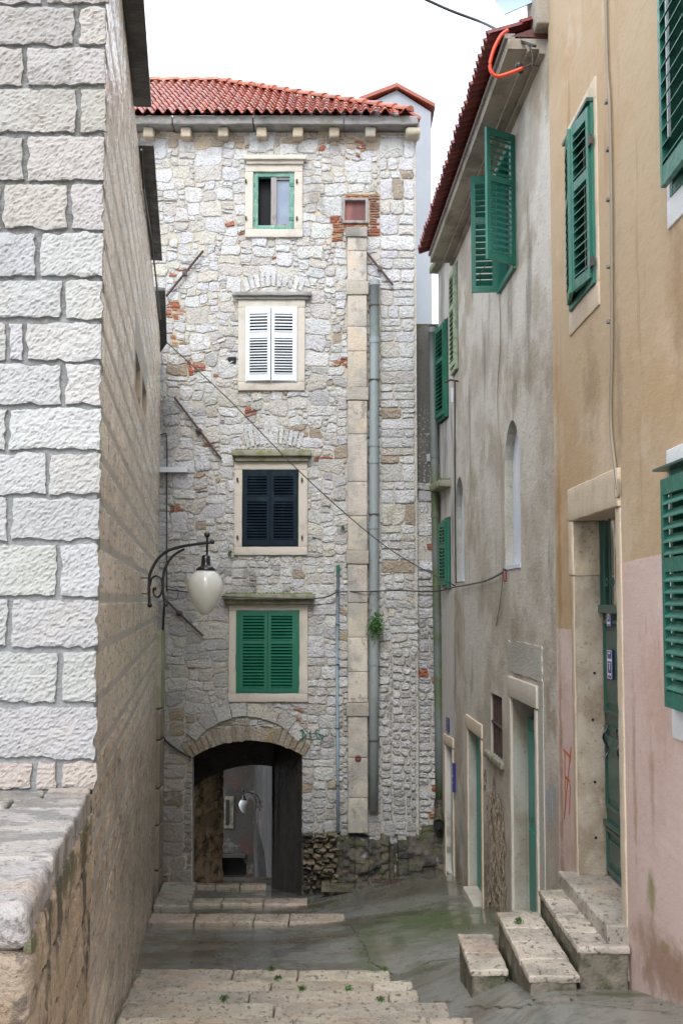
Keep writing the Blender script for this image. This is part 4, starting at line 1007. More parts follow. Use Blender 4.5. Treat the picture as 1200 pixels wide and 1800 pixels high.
b.build('side_joints', M['sidejoint'], LH)
b = MB()
for a, a2, c, d in slits: b.box(LEF, a - .05, a2 + .05, c - .05, d + .05, -.36, -.30)
b.build('window', M['glassdark'], LH)
b = MB()
for a, a2, c, d in slits:
    b.rbox(LEF, a - .14, a, c - .14, d + .12, -.2, .004, cell=.1, amp=.004, rad=.01)
    b.rbox(LEF, a2, a2 + .14, c - .14, d + .12, -.2, .004, cell=.1, amp=.004, rad=.01)
    b.rbox(LEF, a, a2, c - .14, c, -.2, .003, cell=.1, amp=.004, rad=.01)
b.build('window_surround', M['cream'], LH, smooth=True)

def block(mb, fr, s0, s1, z0, z1, h, cell_s, cell_z, amp, tint, seed, edge=.02, ragged=.012, chip=1.0):
    ns, nz_ = max(3, int((s1 - s0) / cell_s)), max(3, int((z1 - z0) / cell_z))
    vs = []
    for j in range(-1, nz_ + 2):
        for i in range(-1, ns + 2):
            ii, jj = max(0, min(ns, i)), max(0, min(nz_, j)); rim = (i != ii) or (j != jj)
            s = s0 + (s1 - s0) * ii / ns; z = z0 + (z1 - z0) * jj / nz_
            p = V((s, z, seed))
            ds = min(s - s0, s1 - s); dz = min(z - z0, z1 - z); e = min(ds, dz)
            if e < 1e-6:
                s += ragged * noise.noise(p * 14) * 1.4 + ragged * .6 * noise.noise(p * 37); z += ragged * noise.noise(p * 13 + V((5, 5, 5))) * 1.4 + ragged * .6 * noise.noise(p * 41)
            f = sstep(0, edge, e + .15 * edge)
            a = noise.noise(p * 7) * .7 + noise.noise(V((s * 42 + z * 20, z * 60 - s * 15, seed))) * .5 + noise.noise(V((s * 100, z * 120, seed))) * .5
            a2_ = abs(noise.noise(V((s * 30 + z * 12, z * 44, seed + 3)))) * chip
            n = h * f + amp * (a + a2_ - .3) * (.5 + .5 * f)
            if rim: n = -.026
            vs.append(fr.P(s, z, n))
    m = ns + 3
    mb.add(vs, [(j * m + i, j * m + i + 1, (j + 1) * m + i + 1, (j + 1) * m + i) for j in range(nz_ + 2) for i in range(ns + 2)], tint)
r = random.Random(44)
b = MB()
for i in range(len(mort_v) - 1):
    zt, zb = zl[i] - .016, zl[i + 1] + .016
    js = sorted([LFR.px(u, 900)[0] for u in joints[i]])
    edges = [lcor] + js[::-1]
    cur = edges[-1] if js else lcor
    while cur > lf0:
        cur -= r.uniform(.38, .62); edges.append(cur)
    for a, c in zip(edges[1:], edges):
        lo = a + .017; hi = c - (.017 if c != lcor else -.014)
        vis = hi > -2.15
        top = mort_v[i] < 400
        col = tone((.43, .43, .435) if not top else (.40, .38, .36), .12, r)
        if i == len(mort_v) - 2: col = (.40, .35, .32)
        cs = .0125 if vis else .08
        block(b, LFR, lo, hi, zb, zt, .004, cs, cs, .013, col, r.uniform(0, 50))
b.build('front_wall', M['ashlar'], LH, smooth=False)
# side wall blocks, courses run on from the front wall
zs_side = [5.0] + zl
below = zl[-1]
while below > -5.4: below -= .27; zs_side.append(below)
b = MB()
for i in range(len(zs_side) - 1):
    zt, zb = min(zs_side[i], TOPZ) - .019, zs_side[i + 1] + .019
    if zb > TOPZ - .03: continue
    s = s_c
    while s < LEND - .1:
        wd = r.uniform(.35, .8) if s > s_c else r.uniform(.3, .6); s2 = min(s + wd, LEND)
        lo, hi = s + (.014 if s > s_c else .045), s2 - .014
        for a, a2, c, d in slits:
            if zb < d + .10 and zt > c - .12:
                if a - .13 < hi <= a2 + .13: hi = min(hi, a - .30)
                if a - .13 <= lo < a2 + .13: lo = max(lo, a2 + .13)
                if lo < a and hi > a2: hi = a - .30
        yy = LEF.P(s, 0).y
        if hi - lo > .08:
            near_ = yy < 11
            col = tone((.72, .60, .46), .16, r) if zb > -1.4 else tone((.68, .55, .43), .16, r)
            block(b, LEF, lo, hi, zb, zt, .006, .03 if near_ else .045, .022, .0045, col, r.uniform(0, 50), edge=.02, ragged=.008, chip=.6)
        s = s2
b.build('side_wall', M['sideash'], LH, smooth=False)

# eave slabs
def eave(pts, zt, label):
    b = MB()
    lo = [V((x, y, z)) for x, y, z in pts]
    hi = [p + V((0, 0, zt)) for p in lo]
    b.hexa(lo + hi)
    o = b.build('eave_slab', M['slate'], LH); o['label'] = label
def wy(u, v, z): d = ray(u, v); return d * (z / d.z)
for (uo0, vo0, uo1, vo1, zz_, ia, ib, lab) in ((236, -230, 266, 188, 4.44, 0, 0, 'nearest and longest dark slab'), (270, 256, 285, 458, 4.42, 0, 0, 'second dark slab'), ):
    p0, p1 = wy(uo0, vo0, zz_), wy(uo1, vo1, zz_)
    q0, q1 = LEF.P(LEF.sy(p0.y), zz_, -.8), LEF.P(LEF.sy(p1.y), zz_, -.8)
    b = MB(); b.hexa([V(p) for p in (q0, p0, p1, q1)] + [V(p) + V((0, 0, .05)) for p in (q0, p0, p1, q1)])
    b.build('eave_slab', M['slate'], LH)
# third slab leans down towards the far corner
pts = [at(264, 512, 18.6), at(290, 510, 18.6), at(293, 604, 19.6), at(279, 630, 19.8), ]
b = MB(); k_ = [p + V((-.25, .02, .12)) for p in pts]
b.hexa([pts[0] + V((-.2, 0, 0)), pts[1], pts[2], pts[3] + V((-.05, 0, 0)), k_[0], pts[1] + V((0, .03, .05)), pts[2] + V((0, .03, .05)), k_[3]])
b.build('eave_slab', M['slate'], LH)
b = MB(); b.tube([LEF.P(LEF.px(243, 262)[0], LEF.px(243, 262)[1], .03), LEF.P(LEF.px(247, 330)[0], LEF.px(247, 330)[1], .03), LEF.P(LEF.px(262, 420)[0], LEF.px(262, 420)[1], .03), LEF.P(LEF.px(276, 560)[0], LEF.px(276, 560)[1], .05)], .012, 6)
b.build('roof_cable', M['cable'], LH)

# narrow pier beyond the side wall
pr = MB(); p = at(275, 1110, 19.9); p2 = at(283.5, 1110, 19.9)
x = p.x - .3
for i, (va, vb) in enumerate(((1108, 1245), (1247, 1300), (1302, 1385), (1387, 1450), (1452, 1530), (1532, 1585))):
    pr.rough((x, 19.9, at(280, vb, 19.9).z), (p2.x - x, 0, 0), (0, .45, 0), (0, 0, at(280, va, 19.9).z - at(280, vb, 19.9).z - .01), cell=.1, amp=.006, rad=.01, tint=(.62, .70, .5) if i == 0 else tone((.55, .52, .46), .05, r))
tag(pr.build('stone_pier', M['trim'], None, smooth=True), 'slim mossy stone pier between the left wall and the archway house', 'pier')

# ------------------------------------------------------------------ parapet wall
PW = thing('parapet_wall', 'low parapet wall with worn wet cap slabs in the left foreground', 'wall', (-1.5, 5.5, -2.3))
CZ = LFR.px(100, 1385)[1]
PE = 4.24
r = random.Random(9)
b = MB()
ye = [PE, 5.0, 5.82, 6.22, 6.55, 6.83]
for i, (ya, yb) in enumerate(zip(ye, ye[1:])):
    cuts = [lx(ya), -1.62 - .1 * (i % 2), -2.3 - .2 * (i % 3), -3.4] if i > 2 else [lx(ya), -2.3, -3.4]
    for xa, xb in zip(cuts, cuts[1:]):
        sh = .1262 * (yb - ya) if xa == cuts[0] else 0
        e = 0.0
        b.rough((xb + .008, ya + .008, CZ - .17), (xa - xb - .016 + e, 0, 0), (-.1262 * (yb - ya - .016), yb - ya - .016, 0), (0, 0, .17 + r.uniform(-.012, .006)),
                cell=.02, amp=.006, rad=.05 if i == 0 else .018, freq=10, pit=1.5, tint=tone((1, .98, .95), .08, r), seed=i * 2.2)
b.build('cap_slab', M['capstone'], PW, smooth=True)
b = MB(); b.hexa([V((-3.4, PE + .02, -4)), V((lx(PE) - .05, PE + .06, -4)), V((lx(6.84) - .012, 6.84, -4)), V((-3.4, 6.84, -4)), V((-3.4, PE + .02, CZ - .10)), V((lx(PE) - .05, PE + .06, CZ - .10)), V((lx(6.84) - .012, 6.84, CZ - .10)), V((-3.4, 6.84, CZ - .10))])
b.build('joints', M['stain_joint'], PW)
b = MB(); zc_ = CZ - .12
while zc_ > -4.0:
    hh = r.uniform(.22, .3); s = LEF.sy(PE) + .03
    while s < s_c - .02:
        s2 = min(s + r.uniform(.3, .6), s_c)
        block(b, LEF, s + .01, s2 - .01, zc_ - hh + .012, zc_ - .01, .006, .025, .02, .012, tone((.40, .30, .21), .14, r), r.uniform(0, 50), edge=.03, ragged=.014)
        s = s2
    zc_ -= hh
b.build('side_stones', M['parapet'], PW, smooth=False)
b = MB(); EF = Fr((0, PE + .02, 0), (1, 0, 0), (0, -1, 0)); zc_ = CZ - .16
for k_i, hh in enumerate((.26, .3, .3, .3, .3)):
    x = lx(PE) + .014
    while x > -3.3:
        x2 = x - r.uniform(.45, .7)
        b.rbox(EF, x2 + .008, x - .008, zc_ - hh + .01, zc_ - .006, -.12, .05, cell=.025, amp=.014, rad=.045, freq=8, tint=tone((1, .98, .94), .1, r), seed=x * 3)
        x = x2
    zc_ -= hh
b.build('end_stones', M['endstone'], PW, smooth=True)

# ------------------------------------------------------------------ grey house (right, middle)
GH = thing('grey_house', 'weathered grey plaster house with three green doors side on the right', 'house', (2, 15, -4))
GH['label'] = 'long weathered grey plaster house with arched niches on the right'
y0g, y1g = 11.3, 19.16
GS = lambda y: GRY.sy(y)
def yrect(fr, ya, yb, za, zb): return [(fr.sy(ya), za), (fr.sy(yb), za), (fr.sy(yb), zb), (fr.sy(ya), zb)]
def archrect(fr, ya, yb, za, zb, k=10):
    a, c = fr.sy(ya), fr.sy(yb); r_ = (c - a) / 2; m = (a + c) / 2; hz = r_ * 1.15
    return [(a, za), (c, za)] + [(m + r_ * math.cos(math.pi * i / k), zb - hz + hz * math.sin(math.pi * i / k)) for i in range(k + 1)]
GT = 5.46
D1 = (12.33, 13.75, -3.47, -1.10); D2 = (16.24, 17.55, -4.10, -1.85); BWN = (14.5, 15.4, -1.92, -1.16)
S1 = (13.2, 14.35, 3.74, 5.28); NA = (13.12, 14.15, .40, 2.08); NB = (17.85, 18.92, .33, 1.92); S2 = (18.40, 19.0, 3.62, 5.30)
b = MB()
holes = [yrect(GRY, *D1), yrect(GRY, *D2), yrect(GRY, *BWN), yrect(GRY, *S1), archrect(GRY, *NA), archrect(GRY, *NB)]
b.sheet(GRY, [(GS(y0g), -6), (GS(y1g), -6), (GS(y1g), GT), (GS(y0g), GT)], holes, 0, .14, rmi=1)
b.add([GRY.P(GS(y1g), -6, 0), GRY.P(GS(y1g), -6, -5), GRY.P(GS(y1g), GT, -5), GRY.P(GS(y1g), GT, 0)], [(0, 1, 2, 3)])
b.add([GRY.P(GS(y0g), -6, -.0), GRY.P(GS(y0g), -6, -5), GRY.P(GS(y0g), GT, -5), GRY.P(GS(y0g), GT, -.0)], [(0, 1, 2, 3)])
b.add([GRY.P(GS(y0g), -6, -5), GRY.P(GS(y1g), -6, -5), GRY.P(GS(y1g), GT, -5), GRY.P(GS(y0g), GT, -5)], [(0, 1, 2, 3)])
b.build('wall', [M['grey_plaster'], M['reveal']], GH)
for nn_ in (NA, NB):
    b = MB(); b.box(GRY, GS(nn_[0]) - .05, GS(nn_[1]) + .05, nn_[2] - .05, nn_[3] + .05, -.16, -.10)
    b.box(GRY, GS(nn_[0]) + .01, GS(nn_[1]) - .01, nn_[2] - .03, nn_[2] + .012, -.13, .012)
    b.build('arched_niche', M['niche'], GH)

# eaves
b = MB()
E0, E1 = GS(11.45), GS(18.95)
b.box(GRY, E0, E1, GT - .005, GT + .10, -.3, .37)
b.box(GRY, E0, E1, GT - .05, GT - .005, -.02, .06); b.box(GRY, E0, E1, GT - .035, GT - .006, .16, .18)
b.build('soffit', M['concrete'], GH)
b = MB(); b.box(GRY, E0, E1, GT + .102, GT + .15, .30, .40); b.build('eave_board', M['greywood'], GH)
tl = tiled(GRY.P(E0, GT + .17, .52), GRY.S, (-GRY.N * math.cos(R(20)) + V((0, 0, math.sin(R(20))))), 45, 12, cw=(E1 - E0) / 45, rl=.38, seed=6, amp=.035, tint=(1, 1, 1))
tl.add([GRY.P(E0, GT + .12, .35), GRY.P(E1, GT + .12, .35), GRY.P(E1, GT + 1.7, -4), GRY.P(E0, GT + 1.7, -4)], [(0, 1, 2, 3)], (.5, .5, .5))
tl.add([GRY.P(E0, GT + .12, .35), GRY.P(E0, GT + 1.7, -4), GRY.P(E0, GT, -4)], [(0, 1, 2)], (.5, .5, .5))
tl.build('roof', M['tiledark'], GH)
b = MB(); b.rbox(GRY, GS(11.25), GS(11.75), GT + .15, GT + 1.6, -.5, .12, cell=.15, amp=.012, rad=.02, freq=3); b.build('chimney_stub', M['concrete'], GH, smooth=True)
b = MB()
a1 = [at(866, -30, 11.9), at(870, 3, 11.9), at(885, 25, 11.6), at(960, -8, 11.4), at(960, -60, 11.4)]
b.add(a1 + [p + V((.02, .03, .012)) for p in a1], [(0, 1, 2, 3, 4), (9, 8, 7, 6, 5)] + [(i, (i + 1) % 5, 5 + (i + 1) % 5, 5 + i) for i in range(5)])
b.build('flashing', M['sheetmetal'], GH)

# doors of the grey house
def stone_frame(parent, fr, D, wdt, m, lint=.18, proud=.02, tint=(1, 1, 1), inner=.14):
    b = MB(); a, c = fr.sy(D[0]), fr.sy(D[1])
    k = dict(cell=.10, amp=.006, rad=.010, freq=6, tint=tint)
    b.rbox(fr, a - wdt, a - .012, D[2] - .1, D[3], -.05, proud, **k); b.rbox(fr, c + .012, c + wdt, D[2] - .1, D[3], -.05, proud, **k)
    b.rbox(fr, a - wdt - .03, c + wdt + .03, D[3] + .012, D[3] + lint, -.05, proud + .006, **k)
    b.build('door_frame', M[m], parent, smooth=True)
def reveal(parent, fr, D, dep, m, th=.04):
    b = MB(); a, c = fr.sy(D[0]), fr.sy(D[1])
    b.box(fr, c - .002, c + th, D[2], D[3], -dep, -.142); b.box(fr, a - th, a + .002, D[2], D[3], -dep, -.142)
    b.box(fr, a, c, D[3] - .002, D[3] + th, -dep, -.142)
    b.build('reveal', M[m], parent)
d1 = MB(); a, c = GS(D1[0]), GS(D1[1])
d1.box(GRY, a - .04, c + .04, D1[2], D1[3] - .22, -.24, -.17)
for zq in ((-3.3, -2.55), (-2.4, -1.45)):
    d1.box(GRY, a + .1, (a + c) / 2 - .05, zq[0], zq[1], -.17, -.15); d1.box(GRY, (a + c) / 2 + .05, c - .1, zq[0], zq[1], -.17, -.15)
d1.box(GRY, (a + c) / 2 - .03, (a + c) / 2 + .03, D1[2], D1[3] - .22, -.17, -.145)
o = d1.build('door', M['teal'], GH); o['label'] = 'teal door nearest the camera on the grey house'
b = MB(); b.box(GRY, a - .04, c + .04, D1[3] - .22, D1[3], -.33, -.26); b.build('transom', M['dark'], o)
stone_frame(o, GRY, D1, .12, 'trim', .24, .03)
reveal(o, GRY, D1, .34, 'reveal')
b = MB(); b.rbox(GRY, a, c, D1[2] - .3, D1[2] + .005, -.3, .03, cell=.08, amp=.006, rad=.012); b.build('threshold', M['steps'], o, smooth=True)

d2 = MB(); a, c = GS(D2[0]), GS(D2[1])
d2.box(GRY, a - .04, c + .04, D2[2], D2[3], -.20, -.12)
for i in range(6): d2.box(GRY, a + i * (c - a) / 6 + .01, a + (i + 1) * (c - a) / 6 - .01, D2[2] + .02, D2[3] - .01, -.12, -.11)
o = d2.build('door', M['teal'], GH); o['label'] = 'peeling teal plank door below the barred window side'
stone_frame(o, GRY, D2, .10, 'cream', .20, .018)
b = MB(); b.rbox(GRY, a, c, D2[2] - .3, D2[2] + .01, -.2, .10, cell=.08, amp=.006, rad=.012); b.build('threshold', M['trim'], o, smooth=True)

wb = MB(); a, c = GS(BWN[0]), GS(BWN[1]); wb.box(GRY, a - .05, c + .05, BWN[2] - .05, BWN[3] + .05, -.30, -.16); wbo = wb.build('window', M['dark'], GH); wbo['label'] = 'small barred window with crumbling mossy sill'
for i in range(5):
    b = MB(); s = a + (c - a) * (i + .5) / 5; b.tube([GRY.P(s, BWN[2], -.03), GRY.P(s, BWN[3], -.03)], .014, 6); b.build('window_bar', M['rust'], wbo)
b = MB(); b.tube([GRY.P(a, (BWN[2] + BWN[3]) / 2, -.02), GRY.P(c, (BWN[2] + BWN[3]) / 2 + .02, -.02)], .016, 6); b.build('crossbar', M['rust'], wbo)
b = MB(); b.rbox(GRY, a - .1, c + .35, BWN[2] - .09, BWN[2], -.1, .05, cell=.05, amp=.015, rad=.02, freq=8); b.build('sill', M['mosstrim'], wbo, smooth=True)
# crumbled plaster zone between the doors
b = MB(); NS, NZ = 60, 60; vs = []; ok = {}
sa, sb, zA, zB = GS(13.95), GS(16.1), -4.25, -2.2
for j in range(NZ + 1):
    for i in range(NS + 1):
        s, z = sa + (sb - sa) * i / NS, zA + (zB - zA) * j / NZ
        vs.append(GRY.P(s, z, .004 + .02 * abs(noise.noise(V((s * 9, z * 6, 0)))) + .012 * noise.noise(V((s * 25, z * 18, 2)))))
fs_ = []
for j in range(NZ):
    for i in range(NS):
        x, y = 2 * (i + .5) / NS - 1, 2 * (j + .5) / NZ - 1
        if max(abs(x), abs(y * .9)) + noise.noise(V((x * 3, y * 2.2, 4))) * .9 + noise.noise(V((x * 9, y * 5, 4))) * .35 < .62:
            fs_.append((j * (NS + 1) + i, j * (NS + 1) + i + 1, (j + 1) * (NS + 1) + i + 1, (j + 1) * (NS + 1) + i))
b.add(vs, fs_); b.build('bare_masonry_patch', M['crumble'], GH)
# pale repair band round the near door
b = MB()
a, c = GS(D1[0]), GS(D1[1])
for (s0, s1, q0, q1) in ((a - .38, a - .125, -3.6, -.80), (a - .36, c + .22, -.80, -.45)):
    pol = []
    kk = 14
    for i in range(kk): pol.append((s0 + (s1 - s0) * i / kk + .015 * noise.noise(V((i, s0, 1))), q0 + .03 * noise.noise(V((i * .7, s0, 2)))))
    for i in range(kk): pol.append((s1 + .02 * noise.noise(V((i * .8, q0, 3))) * (1 if q0 > -1 else 0), q0 + (q1 - q0) * i / kk))
    for i in range(kk): pol.append((s1 - (s1 - s0) * i / kk, q1 + .03 * noise.noise(V((i * .35, s0, 5)))))
    for i in range(kk): pol.append((s0 + .03 * noise.noise(V((i * .35, q0, 7))), q1 - (q1 - q0) * i / kk))
    b.prism(GRY, pol, -.02, .010 if q0 < -1 else .013)
b.build('cement_patch', M['cement'], GH)
# chalk scribble
g = MB(); q = random.Random(4)
for kx in range(34):
    u = 966 + q.uniform(-6, 9); v = q.uniform(1375, 1425); hv = q.uniform(14, 46) * (1 if abs(u - 968) < 7 else .6)
    if kx < 6: u = 978 + q.uniform(-1, 2); v = q.uniform(1368, 1385)
    stroke(g, GRY, [(u, v), (u + q.uniform(-2, 1.5), min(v + hv, 1462))], .016, .004)
g.build('chalk_scribble', M['chalk'], GH)

# shutters on side walls
def side_leaf(parent, fr, hinge_y, z0, z1, width, ang, direction, mt, n=.02, slats=18, tint=(1, 1, 1), rail=.08, stile=.055):
    """direction +1: leaf spans towards larger y when closed"""
    S2 = fr.S * (direction * math.cos(ang)) + fr.N * math.sin(ang)
    N2 = fr.N * math.cos(ang) - fr.S * (direction * math.sin(ang))
    lf = Fr(fr.P(fr.sy(hinge_y), z0, n), S2, N2)
    return leaf_mesh(lf, width, z1 - z0, .035, slats, rail=rail, stile=stile, tint=tint, seed=int(hinge_y * 10)).build('shutter', M[mt], parent)
def pane_box(fr, D, n0=-.2, n1=-.13, m='glassdark', parent=None, name='window'):
    b = MB(); b.box(fr, fr.sy(D[0]) - .03, fr.sy(D[1]) + .03, D[2] - .03, D[3] + .03, n0, n1); return b.build(name, M[m], parent)
def wframe(parent, fr, D, w_, mt, n0=-.08, n1=.03, name='frame', tint=(1, 1, 1)):
    b = MB(); a, c = fr.sy(D[0]), fr.sy(D[1])
    b.box(fr, a, a + w_, D[2], D[3], n0, n1, tint); b.box(fr, c - w_, c, D[2], D[3], n0, n1, tint)
    b.box(fr, a + w_, c - w_, D[3] - w_, D[3], n0, n1 - .002, tint); b.box(fr, a + w_, c - w_, D[2], D[2] + w_, n0, n1 - .002, tint)
    return b.build(name, M[mt], parent)
w1 = pane_box(GRY, S1, m='glassblue', parent=GH); w1['label'] = 'upper window with both green shutters swung open'
wframe(w1, GRY, S1, .06, 'green', n1=.04)
side_leaf(w1, GRY, 13.22, 3.78, 5.28, .42, R(124), 1, 'green', n=.03, slats=18)
side_leaf(w1, GRY, 14.38, 3.78, 5.24, .31, R(97), -1, 'green', n=.03, slats=16)
b = MB(); b.tube([GRY.P(GS(13.4), 3.85, .3), GRY.P(GS(13.9), 3.86, .31), GRY.P(GS(14.3), 3.86, .25)], .006, 5); b.build('stay_rod', M['rust'], w1)
w2 = pane_box(GRY, (S2[0], S2[1], S2[2], S2[3]), n0=.0, n1=.004, parent=GH); w2['label'] = 'narrow faded green shutter window under the eave end'
wframe(w2, GRY, S2, .06, 'palegreen', n0=.004, n1=.05)
side_leaf(w2, GRY, 18.45, 3.70, 5.24, .48, R(2), 1, 'palegreen', n=.03, slats=17)

# ------------------------------------------------------------------ far house at the end of the grey row
FH = thing('corner_house', 'narrow streaked plaster house in the far right corner beside the drainpipe', 'house', (1.8, 19.8, -4.4))
ye_ = 20.45
D3 = (19.37, 19.98, -4.40, -2.36)
b = MB()
FT = FAR.px(775, 470)[1]
b.sheet(FAR, [(0, -6), (FAR.sy(ye_), -6), (FAR.sy(ye_), FT), (0, FT)], [yrect(FAR, *D3)], -.004, .12)
b.add([FAR.P(FAR.sy(ye_), -6, 0), FAR.P(FAR.sy(ye_), -6, -3), FAR.P(FAR.sy(ye_), FT, -3), FAR.P(FAR.sy(ye_), FT, 0)], [(0, 1, 2, 3)])
b.add([FAR.P(0, FT, 0), FAR.P(FAR.sy(ye_), FT, 0), FAR.P(FAR.sy(ye_), FT, -3), FAR.P(0, FT, -3)], [(0, 1, 2, 3)])
b.build('wall', M['far_plaster'], FH)
b = MB(); b.rbox(FAR, 0, FAR.sy(ye_) + .1, FT, FT + .12, -1, .14, cell=.1, amp=.01, rad=.02, freq=6); b.build('roof_edge', M['mosstrim'], FH, smooth=True)
w3 = pane_box(FAR, (19.55, 20.28, 3.05, 4.68), n0=.0, n1=.004, parent=FH); w3['label'] = 'upper green shuttered window of the corner house'
wframe(w3, FAR, (19.55, 20.28, 3.05, 4.68), .05, 'green2', n0=.004, n1=.05)
side_leaf(w3, FAR, 19.6, 3.1, 4.63, .62, R(3), 1, 'green2', n=.04, slats=18)
w4 = pane_box(FAR, (19.45, 19.95, .22, 1.35), n0=.0, n1=.004, parent=FH); w4['label'] = 'lower small green shuttered window of the corner house'
wframe(w4, FAR, (19.45, 19.95, .22, 1.35), .05, 'green2', n0=.004, n1=.05)
side_leaf(w4, FAR, 19.5, .27, 1.3, .40, R(6), 1, 'green2', n=.04, slats=14)
b = MB(); b.rbox(FAR, FAR.sy(19.35), FAR.sy(20.3), 1.86, 1.98, -.05, .19, cell=.06, amp=.012, rad=.02, freq=8); b.build('canopy_slab', M['mosstrim'], FH, smooth=True)
g = MB(); q = random.Random(2)
for i in range(260):
    p = FAR.P(FAR.sy(q.uniform(19.35, 20.2)), 1.97, q.uniform(.0, .18)); wv = V((q.uniform(-.02, .02), q.uniform(-.02, .02), 0)); t_ = q.uniform(.6, 1.3)
    g.add([p - wv, p + wv, p + V((q.uniform(-.02, .02), q.uniform(-.02, .02), q.uniform(.02, .06)))], [(0, 1, 2)], (1.6 * t_, t_, .6 * t_))
g.build('moss', M['leaf'], FH)['kind'] = 'stuff'
d3 = MB(); d3.box(FAR, FAR.sy(D3[0]) - .03, FAR.sy(D3[1]) + .03, D3[2], D3[3], -.2, -.08); o = d3.build('door', M['bluepipe'], FH)
stone_frame(o, FAR, D3, .09, 'cream', .17, .015, inner=.1)
b = MB(); b.box(FAR, FAR.sy(19.62), FAR.sy(19.85), -2.13, -1.90, .0, .018); b.build('house_number_plate', M['signblue'], FH)
b = MB(); b.box(GRY, GS(19.05), GS(19.14), -3.0, -2.55, .0, .05); b.build('blue_street_plate', M['signblue'], GH)
b = MB()
b.box(GRY, GS(19.052), GS(19.138), -2.76, -2.74, .05, .052); b.box(GRY, GS(19.052), GS(19.138), -2.86, -2.85, .05, .052)
b.build('plate_lines', M['signwhite'], GH)

# iron wall brackets and cable on the grey house
br = thing('wall_bracket', 'rusty iron bracket sticking out below the pale shutter', 'bracket', GRY.P(GS(18.6), 3.45, 0))
b = MB(); p0 = GRY.P(GS(18.4), 3.42, 0); b.tube([p0, p0 + GRY.N * .12 + V((0, 0, .02)), p0 + GRY.N * .2 + V((0, .1, .0))], .016, 6); b.build('arm', M['rust'], br)
b = MB(); p1 = GRY.P(GS(18.75), 2.95, .03); b.tube([GRY.P(GS(18.78), 3.38, .04), GRY.P(GS(18.78), 3.15, .04)], .03, 8); b.build('insulator', M['white'], br)

def cable(name, label, pts, rad, m, group=None, cat='cable', sm=6):
    b = MB(); P = [V(p) for p in pts]; out = []
    for i in range(len(P) - 1):
        p0, p1, p2, p3 = P[max(i - 1, 0)], P[i], P[i + 1], P[min(i + 2, len(P) - 1)]
        for k in range(sm):
            t = k / sm
            out.append(.5 * ((2 * p1) + (p2 - p0) * t + (2 * p0 - 5 * p1 + 4 * p2 - p3) * t * t + (-p0 + 3 * p1 - 3 * p2 + p3) * t ** 3))
    out.append(P[-1]); b.tube(out, rad, 6)
    return tag(b.build(name, m, None, smooth=True), label, cat, group)
gp = lambda u, v, n=.02: GRY.P(*GRY.px(u, v, n), n)
fp = lambda u, v, n=.06: FAC.P(*FAC.px(u, v, n), n)
cable('wall_cable', 'thin dark cable dropping down the grey wall below the iron bracket', [gp(799, 668), gp(799, 800), gp(800, 930), gp(801, 1025)], .011, M['cable'])
cable('wall_cable', 'thin pale cable running down the middle of the grey wall beside the arched niche', [gp(877, 500), gp(879, 600), gp(874, 700), gp(879, 820), gp(884, 1000), gp(872, 1100)], .007, M['greycable'])
cable('overhead_cable', 'black cable crossing diagonally in front of the stone house', [at(278, 588, 19.6), at(400, 700, 19.5), at(540, 842, 19.3), at(680, 962, 19.2), at(800, 1030, 18.9)], .0095, M['cable'])
cable('overhead_cable', 'black cable running level under the green window lintel to the grey house', [fp(292, 1036), fp(340, 1042, .1), fp(400, 1049, .28), fp(553, 1052, .28), fp(595, 1041, .12), fp(640, 1040, .22), fp(700, 1038, .3), at(760, 1040, 19.4), gp(800, 1032, .06), gp(850, 1022, .04), gp(886, 1005, .03)], .012, M['cable'])
cable('overhead_cable', 'black cable crossing the sky to the eave of the grey house', [at(735, -8, 12.5), at(790, 17, 12.5), at(850, 40, 12.4), at(905, 68, 11.6), at(940, 80, 11.2)], .016, M['cable'])
cable('overhead_cable', 'short dark cable tail tied to the eave hook', [at(905, 68, 11.58), at(928, 78, 11.3), at(936, 100, 11.25), at(934, 118, 11.2)], .009, M['cable'])
cable('orange_hose', 'bright orange hose looping below the eave of the grey house', [at(893, 52, 11.15), at(880, 62, 11.15), at(866, 90, 11.15), at(861, 118, 11.15), at(872, 133, 11.15), at(895, 128, 11.15), at(918, 119, 11.15)], .019, M['orange'], cat='hose')
hk = thing('eave_hook', 'small dark iron hook holding the orange hose end', 'hook', gp(936, 118, .05))
b = MB(); pa = at(918, 119, 11.15); pb = at(945, 114, 11.3); b.tube([pa, pa.lerp(pb, .5) + V((0, 0, .02)), pb], .014, 6); b.build('shaft', M['rust'], hk)
b = MB(); b.ball(at(912, 115, 11.2), .04); b.ball(at(915, 124, 11.2), .03); b.build('clamp', M['cable'], hk)
ins = thing('cable_insulator', 'small red brown cable insulator on the grey wall at the niche foot', 'insulator', gp(887, 1012))
b = MB(); b.tube([gp(887, 1004, .04), gp(888, 1022, .04)], .02, 8); b.build('body', M['redboard'], ins)
b = MB(); b.ball(gp(886, 1002, .04), .022); b.build('tie', M['cable'], ins)
cable('lamp_cable', 'thin black cable down the left edge of the stone house to the lamp', [fp(270, 765), fp(285, 764), fp(293, 772), fp(293, 880), fp(293, 1000), fp(293, 1040)], .011, M['cable'])
cable('lamp_cable', 'thick black cable falling from the lamp bracket to the arch spring', [fp(289, 1060, .3), fp(286, 1120, .2), fp(284, 1220, .12), fp(283, 1285, .08), fp(300, 1310, .08), fp(335, 1332, .08)], .020, M['cable'])
cable('lamp_cable', 'looped black wire beside the lamp bracket', [at(288, 1030, 13.3), at(300, 1032, 13.3), at(313, 1038, 13.3), at(310, 1053, 13.3), at(298, 1055, 13.3), at(290, 1048, 13.3)], .004, M['cable'])
oc = lambda u, v, n=.02: OCH.P(*OCH.px(u, v, n), n)
